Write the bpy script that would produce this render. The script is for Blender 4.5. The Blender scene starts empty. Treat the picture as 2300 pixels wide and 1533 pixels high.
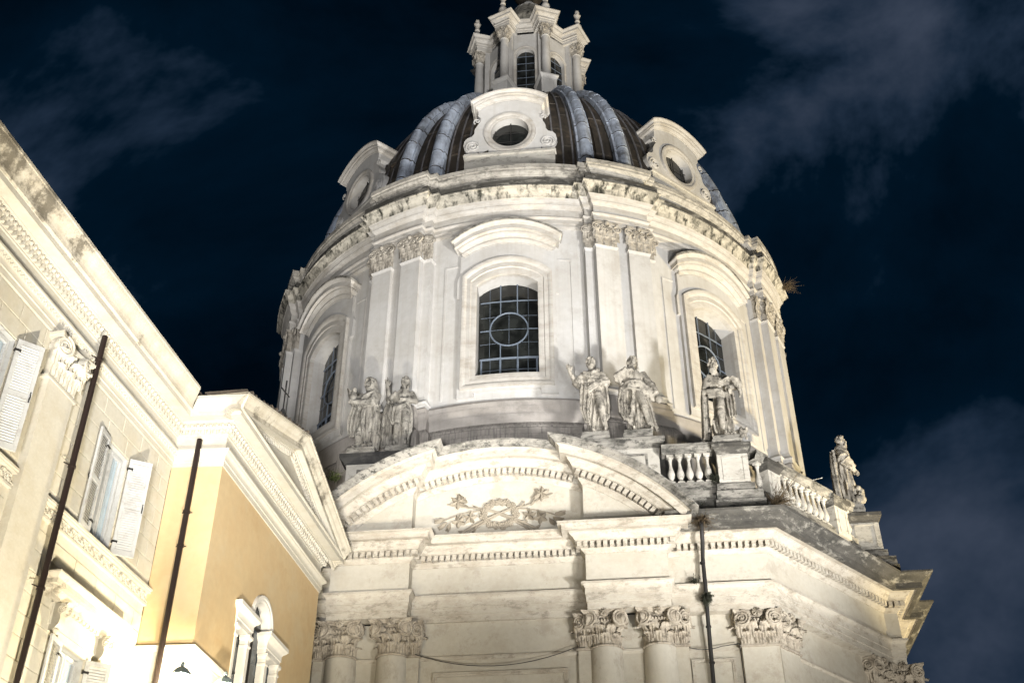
import bpy, bmesh, math, random
from math import sin, cos, pi, radians, sqrt, atan2, hypot
from mathutils import Vector, Matrix
random.seed(7)
SC = bpy.context.scene
COL = SC.collection
# ------------------------------------------------------------------ camera
cam = bpy.data.cameras.new('camera'); camo = bpy.data.objects.new('camera', cam); COL.objects.link(camo)
cam.sensor_width = 36; cam.lens = 36 * 2559.841 / 2300; cam.clip_start = .1; cam.clip_end = 3000
_y, _p = radians(-6.29), radians(35.59)
_fw = Vector((sin(_y) * cos(_p), cos(_y) * cos(_p), sin(_p)))
_rt = Vector((cos(_y), -sin(_y), 0)); _up = _rt.cross(_fw)
_r = radians(-.06)
_rt, _up = _rt * cos(_r) + _up * sin(_r), -_rt * sin(_r) + _up * cos(_r)
CP = Vector((3.795, -43.718, 1.6))
camo.matrix_world = Matrix(((_rt.x, _up.x, -_fw.x, CP.x), (_rt.y, _up.y, -_fw.y, CP.y), (_rt.z, _up.z, -_fw.z, CP.z), (0, 0, 0, 1)))
SC.camera = camo
# ------------------------------------------------------------------ night sky
W = bpy.data.worlds.new('World'); SC.world = W; W.use_nodes = True
nt = W.node_tree; nt.nodes.clear()
def wn(t, **k):
    n = nt.nodes.new(t)
    for a, b in k.items(): setattr(n, a, b)
    return n
tc = wn('ShaderNodeTexCoord')
mp = wn('ShaderNodeMapping'); mp.inputs['Location'].default_value = (0.03, 6.1, 3.04); mp.inputs['Scale'].default_value = (1, 1, 1.7)
nt.links.new(tc.outputs['Generated'], mp.inputs[0])
n1 = wn('ShaderNodeTexNoise'); n1.inputs['Scale'].default_value = 1.9; n1.inputs['Detail'].default_value = 7; n1.inputs['Roughness'].default_value = .58; n1.inputs['Distortion'].default_value = .35
nt.links.new(mp.outputs[0], n1.inputs['Vector'])
r1 = wn('ShaderNodeValToRGB')
r1.color_ramp.elements[0].position = .38; r1.color_ramp.elements[0].color = (.0002, .0018, .0042, 1)
r1.color_ramp.elements[1].position = .70; r1.color_ramp.elements[1].color = (.040, .052, .080, 1)
e = r1.color_ramp.elements.new(.53); e.color = (.0005, .0052, .0125, 1)
e = r1.color_ramp.elements.new(.58); e.color = (.0095, .0185, .035, 1)
nt.links.new(n1.outputs['Fac'], r1.inputs[0])
bg = wn('ShaderNodeBackground'); bg.inputs['Strength'].default_value = 1.0
nt.links.new(r1.outputs[0], bg.inputs[0])
wo = wn('ShaderNodeOutputWorld'); nt.links.new(bg.outputs[0], wo.inputs[0])
SC.view_settings.view_transform = 'Standard'; SC.view_settings.look = 'None'
SC.view_settings.exposure = .35; SC.view_settings.gamma = 1
SC.cycles.use_denoising = True; SC.cycles.max_bounces = 6; SC.cycles.diffuse_bounces = 2
try: SC.cycles.use_light_tree = True
except Exception: pass
# ------------------------------------------------------------------ floodlights of the square and added fill lamps (out of frame)
def flood(name, loc, to, power, col, cone, size=.6, blend=.5):
    l = bpy.data.lights.new(name, 'SPOT'); l.energy = power; l.color = col; l.spot_size = radians(cone); l.spot_blend = blend; l.shadow_soft_size = size
    o = bpy.data.objects.new(name, l); COL.objects.link(o); o.location = loc
    o.rotation_euler = (Vector(to) - Vector(loc)).to_track_quat('-Z', 'Y').to_euler()
    return o
flood('square_floodlight', (13, -31, .8), (1.5, -13, 14), 10500, (1, .96, .88), 75, .3)
flood('square_floodlight', (4, -34, .8), (1, -13, 14), 1600, (1, .96, .89), 75, .4)
flood('square_floodlight', (-1.5, -37, .8), (0, -13, 15), 700, (1, .96, .89), 75, .4)
flood('drum_floodlight', (20, -34, .8), (3, -10, 28), 66000, (1, .985, .97), 40, 1.3)
flood('drum_floodlight', (9, -40, .8), (1, -11, 28), 15000, (1, .985, .97), 36, 1.3)
flood('drum_floodlight', (2.5, -46, 1.2), (-6, -8, 28), 50000, (1, .99, 1), 30, 1.3)
flood('drum_floodlight', (3, -62, 9), (0, -11, 25), 5000, (1, .98, .97), 30, 1.6)  # added far soft fill, lifts the shaded drum base
flood('dome_floodlight', (12, -56, 10), (0, -3, 50), 95000, (1, .98, .96), 17, .3)
flood('side_floodlight', (36, -12, 3), (9, -4, 30), 70000, (1, .82, .48), 40, .4)
flood('roof_floodlight', (-9.5, -18.6, 16.9), (-9.5, -7, 22.5), 2200, (1, .85, .6), 75, .2)
flood('court_floodlight', (16, -20, .8), (10.2, -10.5, 13), 3000, (1, .95, .87), 60, .3)
flood('palace_fill_light', (1.0, -33, 1), (-6.3, -26, 14.0), 14500, (1, .92, .76), 70, .25)  # added fill spot that brightens the palace front

# ------------------------------------------------------------------ helpers
def node_mat(name, base, dark=None, amount=.3, scale=1.2, streak=0.0, sfreq=5.5, rough=.85, bump=.15, bscale=14, spot=0, metal=0, light=None, lamount=0, vert=1.0, grime=None, gamount=0, gscale=.5):
    m = bpy.data.materials.new(name); m.use_nodes = True
    t = m.node_tree; b = t.nodes['Principled BSDF']
    b.inputs['Roughness'].default_value = rough; b.inputs['Metallic'].default_value = metal
    try: b.inputs['Specular IOR Level'].default_value = .3
    except Exception: pass
    g = t.nodes.new('ShaderNodeNewGeometry')
    def noise(sc, vec, det=6, ro=.6, dist=0):
        n = t.nodes.new('ShaderNodeTexNoise'); n.inputs['Scale'].default_value = sc; n.inputs['Detail'].default_value = det
        n.inputs['Roughness'].default_value = ro; n.inputs['Distortion'].default_value = dist
        t.links.new(vec, n.inputs['Vector']); return n.outputs['Fac']
    def ramp(fac, a, bb):
        n = t.nodes.new('ShaderNodeMapRange'); n.inputs[1].default_value = a; n.inputs[2].default_value = bb; n.clamp = True
        t.links.new(fac, n.inputs[0]); return n.outputs[0]
    def mul(a, v):
        n = t.nodes.new('ShaderNodeMath'); n.operation = 'MULTIPLY'; n.inputs[1].default_value = v; t.links.new(a, n.inputs[0]); return n.outputs[0]
    def mix(fac, a, c):
        n = t.nodes.new('ShaderNodeMix'); n.data_type = 'RGBA'; t.links.new(fac, n.inputs[0])
        if isinstance(a, tuple): n.inputs[6].default_value = (*a, 1)
        else: t.links.new(a, n.inputs[6])
        n.inputs[7].default_value = (*c, 1); return n.outputs[2]
    mpn = t.nodes.new('ShaderNodeMapping'); mpn.inputs['Scale'].default_value = (1, 1, vert); t.links.new(g.outputs['Position'], mpn.inputs[0])
    pos = mpn.outputs[0]
    c = base
    fine = noise(scale * 9, pos, 4)
    c = mix(mul(ramp(fine, .35, .7), .22), c, tuple(x * .62 for x in base))
    if dark:
        c = mix(mul(ramp(noise(scale, pos, 12, .72), .44, .68), amount), c, dark)
    if light:
        c = mix(mul(ramp(noise(scale * .8 + .31, pos, 12, .74), .52, .62), lamount), c, light)
    if streak:
        mp2 = t.nodes.new('ShaderNodeMapping'); mp2.inputs['Scale'].default_value = (sfreq, sfreq, sfreq * .022); t.links.new(g.outputs['Position'], mp2.inputs[0])
        c = mix(mul(ramp(noise(1.0, mp2.outputs[0], 3, .55), .5, .68), streak), c, dark or tuple(x * .4 for x in base))
    if grime:
        c = mix(mul(ramp(noise(gscale, pos, 13, .78), .52, .60), gamount), c, grime)
    t.links.new(c, b.inputs['Base Color'])
    if bump:
        bn = t.nodes.new('ShaderNodeBump'); bn.inputs['Strength'].default_value = bump; bn.inputs['Distance'].default_value = .03
        t.links.new(noise(bscale, g.outputs['Position'], 6, .62), bn.inputs['Height']); t.links.new(bn.outputs[0], b.inputs['Normal'])
    return m
M = {}
M['facade'] = node_mat('travertine_plaster', (.43, .40, .335), (.33, .29, .22), .6, .8, bump=.15, gscale=1.3, grime=(.25, .215, .165), gamount=.4)
M['facade_trim'] = node_mat('travertine_trim', (.43, .395, .33), (.25, .21, .155), .65, 1.6, bump=.25, vert=2.0, grime=(.11, .09, .064), gamount=.45, gscale=2.3)
M['pale'] = node_mat('pale_marble', (.47, .445, .39), (.29, .265, .22), .6, 1.5, bump=.25, vert=2.0, grime=(.07, .065, .053), gamount=.5, gscale=2.2)
M['shaft'] = node_mat('column_stone', (.46, .43, .365), (.33, .29, .23), .5, 1.0, bump=.15, vert=.6, grime=(.2, .17, .13), gamount=.35, gscale=1.4)
M['drum'] = node_mat('drum_plaster', (.44, .43, .41), (.32, .295, .255), .55, .45, bump=.08, streak=.3, bscale=8, grime=(.25, .225, .185), gamount=.25, gscale=.8)
M['drum_trim'] = node_mat('drum_trim', (.42, .40, .365), (.25, .22, .175), .65, 1.0, bump=.12, vert=3, streak=.2, grime=(.19, .165, .13), gamount=.25, gscale=1.6)
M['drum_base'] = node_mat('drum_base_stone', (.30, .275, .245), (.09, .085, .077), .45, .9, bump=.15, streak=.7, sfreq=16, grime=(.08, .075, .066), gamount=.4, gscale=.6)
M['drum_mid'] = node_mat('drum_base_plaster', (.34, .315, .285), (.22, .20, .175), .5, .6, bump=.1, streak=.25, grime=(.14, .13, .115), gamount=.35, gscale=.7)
M['streak'] = node_mat('streaked_cornice', (.42, .39, .325), (.018, .018, .013), .65, 1.6, streak=1.0, sfreq=5, bump=.3, grime=(.03, .03, .022), gamount=.6, gscale=2.4)
M['weather'] = node_mat('lichen_stone', (.075, .070, .060), (.02, .02, .018), .8, 1.3, light=(.33, .31, .265), lamount=.6, bump=.4, vert=2.2)
M['weather2'] = node_mat('half_lichen_stone', (.27, .255, .222), (.022, .021, .018), 1.0, 1.5, bump=.35, vert=2.4, grime=(.03, .03, .026), gamount=.9, gscale=2.6)
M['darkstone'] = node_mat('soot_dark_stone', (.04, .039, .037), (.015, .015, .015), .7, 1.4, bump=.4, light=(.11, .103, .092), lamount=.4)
M['statue'] = node_mat('statue_marble', (.37, .34, .285), (.06, .054, .045), .85, 2.6, bump=.3, bscale=22, streak=.4, grime=(.022, .02, .017), gamount=.75, gscale=4.2)
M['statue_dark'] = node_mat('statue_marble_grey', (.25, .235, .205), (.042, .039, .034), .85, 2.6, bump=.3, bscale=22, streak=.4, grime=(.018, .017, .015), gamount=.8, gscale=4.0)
M['capital'] = node_mat('capital_stone', (.40, .355, .285), (.13, .10, .07), .65, 3.2, bump=.3, bscale=25, grime=(.035, .028, .02), gamount=.6, gscale=5)
M['lead'] = node_mat('pale_lead', (.42, .47, .55), (.16, .165, .185), .7, 1.9, rough=.5, bump=.15, metal=.2, streak=.5, grime=(.05, .042, .033), gamount=.55, gscale=1.3)
M['lead_dark'] = node_mat('stained_lead', (.045, .037, .028), (.014, .013, .011), .7, 1.4, rough=.6, bump=.25, metal=.1, streak=.55, sfreq=8, light=(.12, .09, .062), lamount=.5)
M['palace'] = node_mat('cream_ashlar', (.48, .45, .37), (.42, .335, .19), .4, 1.1, bump=.12, bscale=9, grime=(.33, .28, .19), gamount=.25, gscale=1.5)
M['palace_trim'] = node_mat('cream_trim', (.48, .45, .375), (.36, .30, .2), .45, 1.7, bump=.15, vert=1.5)
M['palace_sima'] = node_mat('cream_gutter', (.48, .44, .355), (.27, .225, .15), .5, 1.5, bump=.2, grime=(.06, .05, .034), gamount=.8, gscale=.55)
M['yellow'] = node_mat('ochre_plaster', (.48, .36, .20), (.44, .30, .15), .6, .55, bump=.1, light=(.45, .37, .235), lamount=.4, grime=(.36, .23, .10), gamount=.3, gscale=.35)
M['white'] = node_mat('white_plaster', (.58, .555, .50), (.6, .55, .45), .3, 1, bump=.05)
M['shutter'] = node_mat('white_shutter_paint', (.40, .40, .385), (.27, .265, .25), .5, 3, grime=(.16, .14, .11), gamount=.3, gscale=2, rough=.6, bump=.05)
M['iron'] = node_mat('blue_grey_iron', (.115, .14, .175), (.09, .1, .12), .5, 5, rough=.5, bump=.05)
M['bar_dark'] = node_mat('dark_iron', (.018, .017, .016), (.008, .008, .008), .5, 6, rough=.6, bump=.1)
M['pipe'] = node_mat('brown_pipe_paint', (.018, .0115, .0095), (.01, .007, .006), .5, 4, rough=.45, bump=.08)
M['curtain'] = node_mat('blue_curtain', (.20, .28, .31), (.1, .15, .18), .6, 4, rough=.9, bump=.1)
M['roof'] = node_mat('roof_tile', (.12, .095, .07), (.04, .035, .03), .6, 3, bump=.4)
M['ground'] = node_mat('basalt_paving', (.06, .058, .055), (.035, .034, .033), .6, 2, bump=.2)
M['weed'] = node_mat('dry_weed', (.085, .06, .033), (.035, .03, .018), .6, 6, bump=0)
M['weed_green'] = node_mat('green_weed', (.07, .085, .025), (.03, .04, .012), .6, 6, bump=0)
M['moss'] = node_mat('dark_moss', (.028, .03, .018), (.012, .013, .01), .6, 6, bump=0)
def glassmat(name, col, rough):
    m = bpy.data.materials.new(name); m.use_nodes = True; b = m.node_tree.nodes['Principled BSDF']
    b.inputs['Base Color'].default_value = (*col, 1); b.inputs['Roughness'].default_value = rough
    t = m.node_tree; g = t.nodes.new('ShaderNodeNewGeometry'); n = t.nodes.new('ShaderNodeTexNoise'); n.inputs['Scale'].default_value = 1.7; n.inputs['Detail'].default_value = 5
    t.links.new(g.outputs['Position'], n.inputs['Vector']); r = t.nodes.new('ShaderNodeValToRGB'); r.color_ramp.elements[0].position = .42; r.color_ramp.elements[0].color = (*[c * .5 for c in col], 1); r.color_ramp.elements[1].position = .66; r.color_ramp.elements[1].color = (*[c * 1.7 for c in col], 1)
    t.links.new(n.outputs['Fac'], r.inputs[0]); t.links.new(r.outputs[0], b.inputs['Base Color'])  # noise in the pane colour stands in for varied reflections
    return m
M['glass'] = glassmat('dark_glass', (.012, .013, .012), .12)
M['glass_pal'] = glassmat('window_glass', (.05, .06, .07), .08)
lm = bpy.data.materials.new('lamp_glow'); lm.use_nodes = True; _b = lm.node_tree.nodes['Principled BSDF']
_b.inputs['Emission Color'].default_value = (1, .9, .68, 1); _b.inputs['Emission Strength'].default_value = 30
M['glow'] = lm

def prop(o, label=None, cat=None, group=None, kind=None):
    if label: o['label'] = label
    if cat: o['category'] = cat
    if group: o['group'] = group
    if kind: o['kind'] = kind
    return o
def empty(name, loc=(0, 0, 0), label=None, cat=None, group=None):
    o = bpy.data.objects.new(name, None); COL.objects.link(o); o.location = loc
    o.empty_display_size = .3
    return prop(o, label, cat, group)
def mesh_of(name, V, F, smooth=None):
    me = bpy.data.meshes.new(name); me.from_pydata([tuple(v) for v in V], [], F); me.validate()
    bm = bmesh.new(); bm.from_mesh(me); bmesh.ops.recalc_face_normals(bm, faces=bm.faces); bm.to_mesh(me); bm.free()
    if smooth is not None:
        me.shade_smooth(); me.set_sharp_from_angle(angle=radians(smooth))
    return me
def link(name, me, mat, parent=None, mw=None):
    o = bpy.data.objects.new(name, me); COL.objects.link(o)
    if mat is not None and len(me.materials) == 0: me.materials.append(M[mat] if isinstance(mat, str) else mat)
    if parent: o.parent = parent
    if mw is not None: o.matrix_basis = mw
    return o
class B:
    """collects faces of ONE piece"""
    def __init__(s): s.V = []; s.F = []
    def add(s, V, F):
        n = len(s.V); s.V += [tuple(v) for v in V]; s.F += [tuple(i + n for i in f) for f in F]; return s
    def box(s, x0, x1, y0, y1, z0, z1, f=None):
        V = [(x0, y0, z0), (x1, y0, z0), (x1, y1, z0), (x0, y1, z0), (x0, y0, z1), (x1, y0, z1), (x1, y1, z1), (x0, y1, z1)]
        if f: V = [f(*v) for v in V]
        return s.add(V, [(0, 3, 2, 1), (4, 5, 6, 7), (0, 1, 5, 4), (1, 2, 6, 5), (2, 3, 7, 6), (3, 0, 4, 7)])
    def grid(s, P, cu=False, cv=False):
        nu, nv = len(P), len(P[0]); V = [p for r in P for p in r]; F = []
        for i in range(nu if cu else nu - 1):
            for j in range(nv if cv else nv - 1):
                a, b = i, (i + 1) % nu; c, d = j, (j + 1) % nv
                F.append((a * nv + c, b * nv + c, b * nv + d, a * nv + d))
        return s.add(V, F)
    def poly(s, P): return s.add(P, [tuple(range(len(P)))])
    def lathe(s, prof, n=24, c=(0, 0), a0=0, a1=2 * pi, f=None):
        full = abs(a1 - a0 - 2 * pi) < 1e-6; P = []
        for i in range(n if full else n + 1):
            a = a0 + (a1 - a0) * i / n
            row = [(c[0] + r * cos(a), c[1] + r * sin(a), z) for r, z in prof]
            if f: row = [f(*q) for q in row]
            P.append(row)
        return s.grid(P, cu=full)
    def tube(s, pts, rad, n=8, caps=True):
        pts = [Vector(p) for p in pts]; R = rad if isinstance(rad, (list, tuple)) else [rad] * len(pts); P = []
        up = Vector((.13, .21, 1)).normalized()
        for i, p in enumerate(pts):
            d = (pts[min(i + 1, len(pts) - 1)] - pts[max(i - 1, 0)])
            if d.length < 1e-9: d = Vector((0, 0, 1))
            d.normalize(); a = d.cross(up)
            if a.length < .05: a = d.cross(Vector((1, 0, 0)))
            a.normalize(); b = d.cross(a); up = a.cross(d) * -1 if False else up
            P.append([p + a * (R[i] * cos(2 * pi * k / n)) + b * (R[i] * sin(2 * pi * k / n)) for k in range(n)])
        s.grid(P, cv=True)
        if caps: s.poly(P[0][::-1]); s.poly(P[-1])
        return s
    def ball(s, c, r, nu=10, nv=7, M3=None):
        rx, ry, rz = (r, r, r) if not isinstance(r, (tuple, list)) else r; P = []
        for i in range(nu):
            a = 2 * pi * i / nu; row = []
            for j in range(nv + 1):
                t = -pi / 2 + pi * j / nv * .998 + .003; v = Vector((rx * cos(t) * cos(a), ry * cos(t) * sin(a), rz * sin(t)))
                if M3: v = M3 @ v
                row.append(Vector(c) + v)
            P.append(row)
        s.grid(P, cu=True); s.poly([r_[0] for r_ in P]); s.poly([r_[-1] for r_ in P]); return s
    def mesh(s, name, smooth=None): return mesh_of(name, s.V, s.F, smooth)
    def obj(s, name, mat, parent=None, smooth=None): return link(name, s.mesh(name, smooth), mat, parent)
def sweep(path, prof, closed=False, miter_cap=True):
    """mitred moulding: path = plan points (outward on the right hand), prof = (offset, z)"""
    n = len(path); P = []
    for i in range(n):
        p = Vector((path[i][0], path[i][1]))
        ns = []
        if closed or i > 0:
            q = Vector(path[i - 1][:2]); d = (p - q).normalized(); ns.append(Vector((d.y, -d.x)))
        if closed or i < n - 1:
            q = Vector(path[(i + 1) % n][:2]); d = (q - p).normalized(); ns.append(Vector((d.y, -d.x)))
        if len(ns) == 1: m = ns[0]
        else:
            m = ns[0] + ns[1]; l = m.length_squared
            m = m * (2 / l) if l > .05 else ns[0]
        P.append([(p.x + m.x * o, p.y + m.y * o, z) for o, z in prof])
    b = B(); b.grid(P, cu=closed)
    return b
def arcpath(r, a0, a1, step=1.5):
    n = max(2, int(abs(a1 - a0) / step) + 1)
    return [(r * sin(radians(a0 + (a1 - a0) * i / n)), -r * cos(radians(a0 + (a1 - a0) * i / n))) for i in range(n + 1)]
def cyma(o0, z0, o1, z1, n=6):
    return [(o0 + (o1 - o0) * (.5 - .5 * cos(pi * i / n)), z0 + (z1 - z0) * i / n) for i in range(n + 1)]
def TR(phi, r, t=0, z=0):
    a = radians(phi); return Vector((r * sin(a) + t * cos(a), -r * cos(a) + t * sin(a), z))
def MT(phi, r, t, z, s=1):
    """matrix of a local frame: x = tangent, y = inward, z = up, seated on the drum"""
    a = radians(phi); m = Matrix.Rotation(a, 4, 'Z'); m.translation = TR(phi, r, t, z)
    return m @ Matrix.Diagonal((s, s, s, 1)) if s != 1 else m

# ================================================================== ground
g = B(); g.add([(-400, -400, 0), (400, -400, 0), (400, 400, 0), (-400, 400, 0)], [(0, 1, 2, 3)])
prop(g.obj('ground', 'ground'), kind='structure')
# ================================================================== church
CH = empty('church', (0, 0, 0), 'pale domed baroque church with round drum, lead dome and curved pediment', 'church')
FY, RY = -12.87, -13.37           # frieze plane of bays / of the projecting column pairs
XI, XO = 2.57, 4.91
HALF = [(XI, FY), (XI, RY), (XO, RY), (XO, FY), (7.77, FY), (11.8, -7.9), (12.22, -7.9), (12.22, -5.4), (12.7, -5.4), (12.7, 3)]
PATH = [(-x, y) for x, y in HALF[::-1]] + HALF
def rp(name, path, prof, mat, smooth=28): return sweep(path, prof).obj(name, mat, CH, smooth)
# body walls below the entablature
WALL = []
for x, y in HALF:
    pass
wp = [(7.72, -12.5), (11.55, -7.62), (11.95, -7.6), (11.95, 3)]
wpath = [(-x, y) for x, y in wp[::-1]] + wp
rp('wall', wpath, [(0, 0), (0, 14.1)], 'facade')
# architrave + frieze + bed mouldings + corona
arch = [(-.42, 14.08), (0, 14.08), (0, 14.28), (.025, 14.285), (.025, 14.50), (.05, 14.505), (.05, 14.70)] + cyma(.06, 14.72, .13, 14.80, 4) + [(.145, 14.80), (.145, 14.86), (0, 14.88)]
rp('architrave', PATH, arch, 'facade_trim')
rp('frieze', PATH, [(0, 14.86), (0, 15.76)], 'facade')
bed = [(0, 15.74), (.02, 15.745)] + cyma(.02, 15.75, .12, 15.86, 5) + [(.13, 15.865), (.13, 15.885), (.05, 15.89), (.05, 16.045), (.28, 16.05), (.28, 16.075), (.30, 16.09)] + cyma(.30, 16.10, .42, 16.24, 5) + [(.44, 16.25), (.44, 16.275), (.60, 16.275), (.60, 16.255), (.635, 16.255), (.64, 16.40), (.66, 16.41), (.70, 16.43), (.75, 16.44), (.75, 16.475), (-1.2, 16.49)]
ent = rp('cornice', PATH, bed, 'facade_trim')
# dentils, one by one
dm = None
def dentils(path, z0, z1, off, wid, gap, depth, mat, parent, lim=None):
    global dm
    b = B(); b.box(-.5, .5, -1, 0, 0, 1); me = b.mesh('dentil'); me.materials.append(M[mat]); n = 0
    for i in range(len(path) - 1):
        p, q = Vector(path[i]), Vector(path[i + 1]); d = q - p; L = d.length
        if L < .38: continue
        d.normalize(); nn = Vector((d.y, -d.x))
        # shortening / lengthening at the mitres
        def turn(j):
            if j <= 0 or j >= len(path) - 1: return 0
            a = (Vector(path[j]) - Vector(path[j - 1])).normalized(); c = (Vector(path[j + 1]) - Vector(path[j])).normalized()
            return math.tan(.5 * atan2(a.x * c.y - a.y * c.x, a.dot(c)))
        s0 = -turn(i) * (off + depth) * -1; s1 = L + turn(i + 1) * (off + depth)
        s0 = -turn(i) * (off + depth); 
        a, c = min(s0, 0) if s0 < 0 else s0, s1
        k = max(1, int((c - a) / (wid + gap))); pit = (c - a) / k
        for j in range(k):
            s = a + pit * (j + .5); P = p + d * s + nn * off
            if lim and not lim(P): continue
            m = Matrix(((d.x * wid, -nn.x * depth, 0, P.x), (d.y * wid, -nn.y * depth, 0, P.y), (0, 0, z1 - z0, z0), (0, 0, 0, 1)))
            m = m @ Matrix.Translation((random.uniform(-.04, .04), random.uniform(-.03, .03), 0))
            link('dentil', me, None, parent, m); n += 1
    return n
dentils(PATH, 15.888, 16.043, .045, .118, .066, .215, 'facade_trim', ent, lambda P: P.x > -5.2 and P.y < -7.0)
# sima (gutter moulding) of the wings and canted sides, lichen-dark
SIM = [(.66, 16.42), (.76, 16.48)] + cyma(.77, 16.484, 1.06, 16.70, 6) + [(1.09, 16.705), (1.09, 16.77), (.3, 16.80)]
SIM = [(.62, 16.24), (.77, 16.24), (.775, 16.42), (.81, 16.45)] + cyma(.82, 16.455, 1.08, 16.64, 6) + [(1.11, 16.645), (1.11, 16.70), (-1.0, 16.74)]
SIMR = [(XO + .01, FY)] + HALF[4:]
rp('gutter_moulding', SIMR, SIM, 'weather')
rp('gutter_moulding', [(-x, y) for x, y in SIMR[::-1]], SIM, 'weather')
# roof deck behind the cornice
b = B(); b.add([(x, y, 16.6) for x, y in [(-12, 3), (-11.6, -7.7), (-7.6, -12.6), (7.6, -12.6), (11.6, -7.7), (12, 3)]], [(0, 1, 2, 3, 4, 5)]); b.obj('roof_deck', 'darkstone', CH)
# --- segmental pediment
ZC = 12.1
def ped(name, prof, mat, smooth=28, centre=True):
    """prof = (offset, arc radius); broken forward over the column pairs"""
    b = B()
    def zz(x, R): return ZC + sqrt(max(0, R * R - x * x))
    zmin = 16.46
    for sgn in (-1, 1):
        N = 26; P = []
        for k in range(N + 1):
            row = []
            for o, R in prof:
                x0 = XI - o; xe = sqrt(max(0, R * R - (zmin - ZC) ** 2)); xe = min(xe, XO + o + .02)
                x = x0 + (xe - x0) * k / N; row.append((sgn * x, RY - o, zz(x, R)))
            P.append(row)
        b.grid(P)
        # outer end cap
        end = P[-1]
        for i in range(len(prof) - 1):
            if end[i][2] > zmin + .01 or end[i + 1][2] > zmin + .01:
                a, c = end[i], end[i + 1]
                b.add([a, c, (c[0], FY + .3, c[2]), (a[0], FY + .3, a[2])], [(0, 1, 2, 3)])
        # inner return
        row0 = []; row1 = []
        for o, R in prof:
            x0 = XI - o; row0.append((sgn * x0, RY - o, zz(x0, R))); row1.append((sgn * x0, FY - o, zz(x0, R)))
        b.grid([row0, row1])
    if centre:
        N = 24; P = []
        for k in range(N + 1):
            row = []
            for o, R in prof:
                x0 = XI - o; x = -x0 + 2 * x0 * k / N; row.append((x, FY - o, zz(x, R)))
            P.append(row)
        b.grid(P)
    return b.obj(name, mat, CH, smooth)
pc = ped('pediment_cornice', [(0, 6.42), (.02, 6.425)] + cyma(.02, 6.43, .12, 6.54, 4) + [(.13, 6.545), (.13, 6.58), (.05, 6.585), (.05, 6.785), (.28, 6.79), (.28, 6.81), (.30, 6.82)] + cyma(.30, 6.83, .42, 6.98, 5) + [(.44, 6.99), (.44, 7.01), (.60, 7.01), (.60, 6.985), (.635, 6.985), (.64, 7.2), (.66, 7.21), (.70, 7.24), (.75, 7.245)], 'facade_trim')
ped('pediment_gutter', [(.745, 7.235), (.76, 7.25)] + cyma(.77, 7.255, .93, 7.38, 5) + [(.95, 7.385), (.95, 7.43), (-.4, 7.46)], 'weather2')
# dentils along the arc
b = B(); b.box(-.5, .5, -1, 0, 0, 1); pdm = b.mesh('dentil'); pdm.materials.append(M['facade_trim'])
def arc_dentils(xa, xb, y):
    R0 = 6.588; th = .185; a0, a1 = math.asin(xa / R0), math.asin(xb / R0); k = int((a1 - a0) * R0 / th); 
    for j in range(k):
        a = a0 + (a1 - a0) * (j + .5) / k
        m = Matrix(((cos(a) * .122, 0, sin(a) * .19, R0 * sin(a)), (0, .215, 0, y), (-sin(a) * .122, 0, cos(a) * .19, ZC + R0 * cos(a)), (0, 0, 0, 1)))
        link('dentil', pdm, None, pc, m)
arc_dentils(-XI + .3, XI - .3, FY - .045)
arc_dentils(XI - .25, 4.88, RY - .045); arc_dentils(-4.88, -XI + .25, RY - .045)
# tympanum
b = B(); P = []
for k in range(41):
    x = -XI + 2 * XI * k / 40; P.append([(x, FY + .02, 16.4), (x, FY + .02, ZC + sqrt(6.5 ** 2 - x * x))])
b.grid(P)
for s in (-1, 1):
    P = []
    for k in range(25):
        x = XI + (4.85 - XI) * k / 24; P.append([(s * x, RY + .02, 16.4), (s * x, RY + .02, ZC + sqrt(6.5 ** 2 - x * x))])
    b.grid(P); b.add([(s * XI, RY + .02, 16.4), (s * XI, FY + .02, 16.4), (s * XI, FY + .02, 18.1), (s * XI, RY + .02, 18.1)], [(0, 1, 2, 3)])
b.obj('tympanum', 'facade', CH)
# body of masonry behind the pediment up to the pedestals
b = B()
for s in (-1, 1):
    x0, x1 = sorted((s * 2.05, s * 4.95)); b.box(x0, x1, -12.62, -12.0, 16.6, 19.58)
    b2 = B(); x0, x1 = sorted((s * 2.0, s * 5.0)); 
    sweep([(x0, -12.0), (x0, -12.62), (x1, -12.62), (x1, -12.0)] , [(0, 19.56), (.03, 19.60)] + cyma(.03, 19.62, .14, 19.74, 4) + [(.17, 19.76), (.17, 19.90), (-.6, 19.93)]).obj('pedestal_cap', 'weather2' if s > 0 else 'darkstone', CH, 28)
    q = B(); xa, xb = sorted((s * 3.05, s * 4.6)); f = .012
    for (u0, u1, w0, w1) in ((xa, xb, 19.30, 19.36), (xa, xb, 17.9, 17.96), (xa, xa + .06, 17.96, 19.30), (xb - .06, xb, 17.96, 19.30)): q.box(u0, u1, -12.655, -12.615, w0, w1)
    q.obj('pedestal_panel_frame', 'weather2', CH)
b.obj('statue_pedestal', 'pale', CH)
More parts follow.
